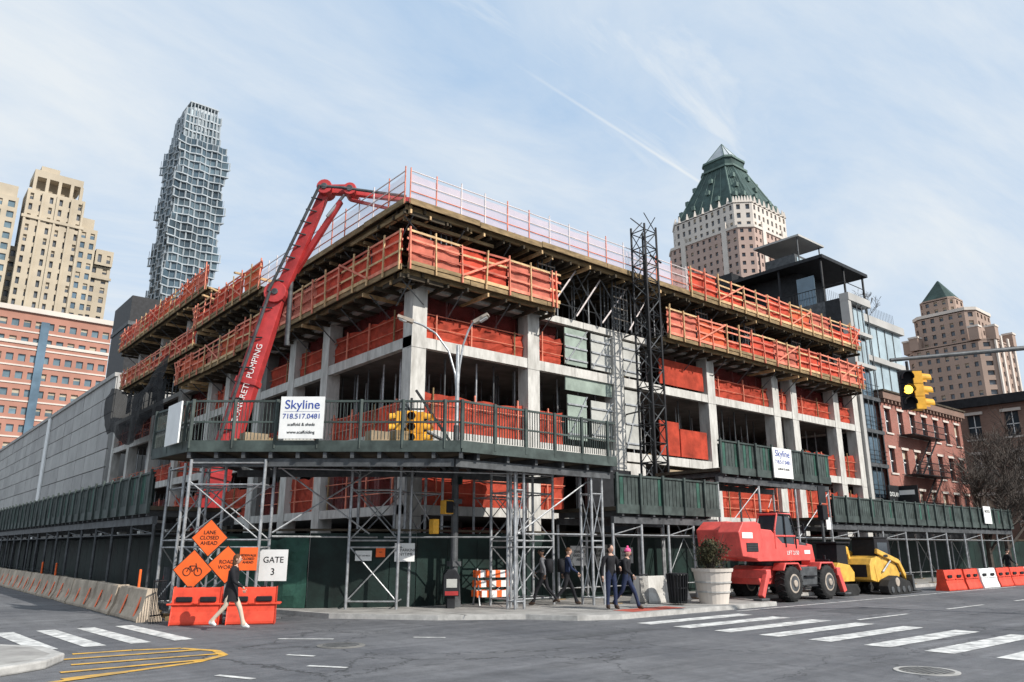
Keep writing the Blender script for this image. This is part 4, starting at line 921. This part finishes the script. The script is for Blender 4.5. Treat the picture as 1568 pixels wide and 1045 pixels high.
Tn.box("crown","tan_stone",(6,207,101),(18,216,103));Tn.box("crown","tan_stone",(-6,208,93.6),(3,216,97));Tn.box("crown","tan_stone",(19,209,89.6),(22.5,214,93))
for x in(6,9,12,15,17.4): Tn.box("crown_pier","tan_stone",(x,207,96.6),(x+.8,208.2,101))
Tn.box("crown_back","tan_dark",(7,210,96.6),(17,216,101));Tn.box("crown_top","tan_stone",(7.5,208.5,103),(12,214,105));Tn.box("ledge","tan_stone",(4.5,205.5,88),(19.5,206.4,88.8));Tn.box("ledge","tan_stone",(-8.4,209.4,76),(28.9,209.96,76.7))
for x in(5,8.5,12,15.5,18.4): Tn.box("pilaster","tan_stone",(x,205.6,20),(x+.5,205.96,96))
Tn.done()
Pd=O("brick_podium_building")
blk(Pd,-3,19.5,151,175,12,47,11,8,10,"red_brick_far","glass_teal",.62,.42)
Pd.box("cornice","pale_stone",(-3.5,150.5,47.6),(20,175,48.6));Pd.box("band","pale_stone",(-3.2,150.8,41),(19.8,150.98,41.6));Pd.box("pier","glass_blue",(6.5,150.6,12),(8,150.9,46))
for k in range(10): Pd.box("band","pale_stone",(-3.2,150.85,12.+k*3.5),(19.8,150.98,12.3+k*3.5))
Pd.done()
Sl=O("glass_skyscraper")
def wavy(x0,x1,y0,y1,k,amp,off=0.):
    pts=[];n=9
    per=[]
    for i in range(n): per.append((x0+(x1-x0)*i/n,y0,0,-1))
    for i in range(n): per.append((x1,y0+(y1-y0)*i/n,1,0))
    for i in range(n): per.append((x1-(x1-x0)*i/n,y1,0,1))
    for i in range(n): per.append((x0,y1-(y1-y0)*i/n,-1,0))
    for i,(x,y,nx_,ny_) in enumerate(per):
        w=amp*math.sin(i*1.9+k*.62)
        if i%n==0: w=amp*2.2*(.3+math.sin(k*1.05+i))
        if i==0: nx_,ny_=-.7,-.7
        if i==n: nx_,ny_=.7,-.7
        if i==3*n: nx_,ny_=-.7,.7
        pts.append((x+nx_*(w+off),y+ny_*(w+off)))
    return pts
z0=10.;nf=44;fh=(116-z0)/nf
X0,X1,Y0,Y1=37.,50.5,186.,201.
for k in range(nf):
    z=z0+k*fh
    Sl.prism("floor_slab","tower_frame",wavy(X0,X1,Y0,Y1,k,.5),z,z+.3)
    Sl.prism("glass_band",("tower_glass","tower_glass","tower_glass_b")[(k//2)%3],wavy(X0,X1,Y0,Y1,k,.35,-.5),z+.3,z+fh)
    for i,(x,y) in enumerate(wavy(X0,X1,Y0,Y1,k,.42,-.2)):
        if i<10 or i>26: Sl.rod("mullion","tower_frame",(x,y,z+.3),(x,y,z+fh),.07 if (i+k)%2 else .22,n=4,cap=False)
for k in range(4):
    z=116+k*fh;Sl.prism("floor_slab","tower_frame",wavy(X0+1,X1-2.5,Y0+1,Y1-2,k,.2),z,z+.4);Sl.prism("glass_band","tower_glass_b",wavy(X0+1,X1-2.5,Y0+1,Y1-2,k,.2,-.4),z+.4,z+fh)
    for (x,y) in wavy(X0+1,X1-2.5,Y0+1,Y1-2,k,.2,-.1): Sl.rod("mullion","tower_frame",(x,y,z),(x,y,z+fh),.22,n=4,cap=False)
def octa(cx,cy,rx,ry,c):
    return [(cx-rx+c,cy-ry),(cx+rx-c,cy-ry),(cx+rx,cy-ry+c),(cx+rx,cy+ry-c),(cx+rx-c,cy+ry),(cx-rx+c,cy+ry),(cx-rx,cy+ry-c),(cx-rx,cy-ry+c)]
zt=116+4*fh
Sl.prism("crown_base","tower_frame",octa(43,193,4.5,5.5,1.5),zt,zt+1)
for x in range(9): Sl.box("crown_fin","tower_frame",(39.+x*.95,187.2,zt-6),(39.2+x*.95,187.6,zt+2.4))
Sl.box("crown_fin","tower_frame",(38.8,187.1,zt+2.1),(47.,195,zt+2.4));Sl.prism("crown_core","tower_glass_b",octa(43,192.5,3.6,4.2,1.),zt+1,zt+2.1)
Sl.done()
def polywall(o,poly,z0,z1,nz,wm,gm,cell=2.6,fw=.5,fh=.55,mats=None):
    n=len(poly)
    for i in range(n):
        a=Vector(poly[i]);b=Vector(poly[(i+1)%n]);d=b-a;L_=d.length;d/=L_;nr=Vector((d.y,-d.x))
        winwall(o,wm if not mats else mats[i%len(mats)],gm,tuple(a),tuple(d),tuple(nr),L_,z0,z1,max(1,int(L_/cell)),nz,fw,fh,.5)
    o.prism("roof",wm,poly,z1-.3,z1+.5)
Wt=O("pyramid_roof_skyscraper")
cx,cy=221.5,130.5
polywall(Wt,octa(cx,cy,16.5,18.5,4),20,111,30,"pink_brick","glass_far",2.5,.42,.48)
polywall(Wt,octa(cx,cy,15.6,17.6,4.6),111,121,3,"pale_stone","glass_far",2.5,.42,.6)
Wt.prism("ledge","pale_stone",octa(cx,cy,16.9,18.9,4.2),110.6,111.6)
for (x0,y0,x1,y1) in((cx-7.6,cy-18.95,cx-5.6,cy-18.4),(cx+5.6,cy-18.95,cx+7.6,cy-18.4),(cx-16.95,cy-10,cx-16.4,cy-8),(cx-16.95,cy+8,cx-16.4,cy+10)):
    Wt.box("stone_strip","pale_stone",(x0,y0,20),(x1,y1,114))
for x in(-3,0,3): Wt.box("window_bay","brick_brown",(cx+x-.9,cy-18.8,90),(cx+x+.9,cy-18.45,106))
for k in range(8):
    p=octa(cx,cy,15.6,17.6,5);a=p[k];b=p[(k+1)%8]
    for q in range(7):
        t=(q+.5)/7;Wt.rod("finial","pale_stone",(a[0]+(b[0]-a[0])*t,a[1]+(b[1]-a[1])*t,121),(a[0]+(b[0]-a[0])*t,a[1]+(b[1]-a[1])*t,123.6),.8,.2,n=4)
base=octa(cx,cy,15.,17.,4.8);mid=octa(cx,cy,6.2,6.8,2.);Wt.prism("mansard","copper_green",base,121.4,142,mid)
for i in range(8):
    a0,a1=Vector(base[i]),Vector(base[(i+1)%8]);m0,m1=Vector(mid[i]),Vector(mid[(i+1)%8])
    for t in(0,.2,.4,.6,.8): Wt.rod("roof_rib","copper_rib",(*a0.lerp(a1,t),121.4),(*m0.lerp(m1,t),142.1),.13 if t else .3,n=4)
    for t,zz in((.25,125),(.75,125),(.5,130),(.5,135.5)):
        w=(zz-121.4)/20.6;c=a0.lerp(a1,t).lerp(m0.lerp(m1,t),w);Wt.box("dormer","copper_rib",(c.x-.7,c.y-.7,zz),(c.x+.7,c.y+.7,zz+1.7))
Wt.prism("collar","copper_rib",octa(cx,cy,6.9,7.5,2.2),142,142.8);Wt.prism("lantern","copper_green",octa(cx,cy,5.8,6.4,1.8),142.8,146);Wt.prism("collar","copper_rib",octa(cx,cy,6.3,6.9,2),146,146.8)
Wt.prism("spire","tower_frame",octa(cx,cy,5.5,5.9,1.6),146.8,155.5,octa(cx,cy,.15,.15,.05));
for q in octa(cx,cy,5.5,5.9,1.6): Wt.rod("spire_rib","copper_rib",(*q,146.8),(cx,cy,155.6),.2,n=4)
Wt.done()
W2=O("stepped_brick_tower")
cx,cy=253.,68.
polywall(W2,octa(cx,cy,11.5,13,3.5),10,64,18,"pink_brick_b","glass_far",2.6,.42,.5)
polywall(W2,octa(cx,cy+1,8.5,9.5,2.5),64,75,4,"pink_brick_b","glass_far",2.6,.42,.55)
W2.prism("parapet","pale_stone",octa(cx,cy+1,8.8,9.8,2.5),75,76)
for k in range(8):
    p=octa(cx,cy,11.,12.5,3.5);a=p[k];W2.box("turret","pink_brick_b",(a[0]-1.4,a[1]-1.4,64),(a[0]+1.4,a[1]+1.4,68));W2.box("turret_cap","pale_stone",(a[0]-1.6,a[1]-1.6,68),(a[0]+1.6,a[1]+1.6,68.6))
polywall(W2,octa(cx-1,cy+3,5,5.5,1.6),76,81,2,"pink_brick_b","glass_far",2.6,.42,.55);W2.prism("spire","copper_green",octa(cx-1,cy+3,4.8,5.2,1.6),81.5,89,octa(cx-1,cy+3,.2,.2,.05))
for x in(-8,-3,3,8): W2.box("pier","pale_stone",(cx+x-.6,cy-13.5,20),(cx+x+.6,cy-13.02,66))
W2.done()
Ct=O("distant_city_blocks")
for k in range(26):
    x=90+U(0,200);y=-5+U(0,200)
    Ct.box("block",random.choice(["pink_brick_b","brick_brown","tan_dark"]),(x,y+20,0),(x+18,y+38,U(8,16)))
Ct.done()
# ------------------------------------------------------------ world, sun, camera
sunv=Vector((.22,-.77,.60)).normalized()
w=bpy.data.worlds.new("World");bpy.context.scene.world=w;w.use_nodes=True;nt=w.node_tree;NN=nt.nodes;LL=nt.links
bg=NN["Background"];bg.inputs[1].default_value=.14
sky=NN.new("ShaderNodeTexSky");sky.sky_type='NISHITA';sky.sun_disc=False;sky.sun_elevation=math.asin(sunv.z);sky.sun_rotation=math.atan2(sunv.x,sunv.y);sky.air_density=1.;sky.dust_density=1.5;sky.ozone_density=1.2
tc=NN.new("ShaderNodeTexCoord")
sp=NN.new("ShaderNodeSeparateXYZ");LL.new(tc.outputs["Generated"],sp.inputs[0])
def M(op,a,b=None,clamp=False):
    q=NN.new("ShaderNodeMath");q.operation=op;q.use_clamp=clamp
    for i,v_ in enumerate((a,b)):
        if v_ is None: continue
        if isinstance(v_,(int,float)): q.inputs[i].default_value=v_
        else: LL.new(v_,q.inputs[i])
    return q.outputs[0]
def MR(src,a,b,c,d):
    q=NN.new("ShaderNodeMapRange");q.inputs[1].default_value=a;q.inputs[2].default_value=b;q.inputs[3].default_value=c;q.inputs[4].default_value=d;LL.new(src,q.inputs[0]);return q.outputs[0]
zz=M('ADD',M('MAXIMUM',sp.outputs[2],0.),.18)
cb=NN.new("ShaderNodeCombineXYZ");LL.new(M('DIVIDE',sp.outputs[0],zz),cb.inputs[0]);LL.new(M('DIVIDE',sp.outputs[1],zz),cb.inputs[1])
def cloud(rot,sc,s,det,dist):
    mp=NN.new("ShaderNodeMapping");mp.inputs["Rotation"].default_value=(0,0,rot);mp.inputs["Scale"].default_value=sc;LL.new(cb.outputs[0],mp.inputs[0])
    n1=NN.new("ShaderNodeTexNoise");n1.inputs["Scale"].default_value=s;n1.inputs["Detail"].default_value=det;n1.inputs["Roughness"].default_value=.62;n1.inputs["Distortion"].default_value=dist;LL.new(mp.outputs[0],n1.inputs["Vector"]);return n1.outputs[0]
c1=MR(cloud(.9,(.5,1.3,1),1.0,9,.9),.36,.64,.15,1.)
c2=MR(cloud(.5,(.6,3.0,1),1.5,9,1.4),.45,.72,0,.8)
hz=MR(sp.outputs[2],0,.5,.9,.1)
f1=M('MAXIMUM',M('MAXIMUM',c1,c2),hz)
p1=Vector((.6277,.5805,.5187)).normalized();p2=Vector((.7466,.5070,.4307)).normalized();pm=(p1*.45+p2*.55).normalized()
nn=p1.cross(p2).normalized()
dt=NN.new("ShaderNodeVectorMath");dt.operation='DOT_PRODUCT';dt.inputs[1].default_value=nn;LL.new(tc.outputs["Generated"],dt.inputs[0])
dm=NN.new("ShaderNodeVectorMath");dm.operation='DOT_PRODUCT';dm.inputs[1].default_value=pm;LL.new(tc.outputs["Generated"],dm.inputs[0])
ct=M('MULTIPLY',MR(M('ABSOLUTE',dt.outputs["Value"]),.0004,.0028,.35,0),MR(dm.outputs["Value"],.975,.995,0,1))
sm=M('ADD',f1,ct,True)
mb=NN.new("ShaderNodeMix");mb.data_type='RGBA';mb.inputs[0].default_value=.78;LL.new(sky.outputs[0],mb.inputs[6]);mb.inputs[7].default_value=(3.3,4.8,6.7,1)
mix=NN.new("ShaderNodeMix");mix.data_type='RGBA';LL.new(sm,mix.inputs[0]);LL.new(mb.outputs[2],mix.inputs[6]);mix.inputs[7].default_value=(5.75,6.15,6.5,1)
LL.new(mix.outputs[2],bg.inputs[0])
sl=bpy.data.lights.new("sun",'SUN');sl.energy=5.0;sl.angle=math.radians(.5);sl.color=(1,.95,.88);so=bpy.data.objects.new("sun",sl);so.rotation_euler=sunv.to_track_quat('Z','Y').to_euler();so.location=(0,-50,60);col.objects.link(so)
cam=bpy.data.cameras.new("camera");cam.lens=26.77;cam.sensor_width=36;cam.clip_end=4000;cam.clip_start=.1
co=bpy.data.objects.new("camera",cam);co.location=(-15,-24,1.9);co.rotation_euler=(math.radians(90+15.16),0,-math.atan2(.640,.768));col.objects.link(co)
sc=bpy.context.scene;sc.camera=co;sc.view_settings.view_transform='Standard';sc.view_settings.look='None';sc.view_settings.exposure=0
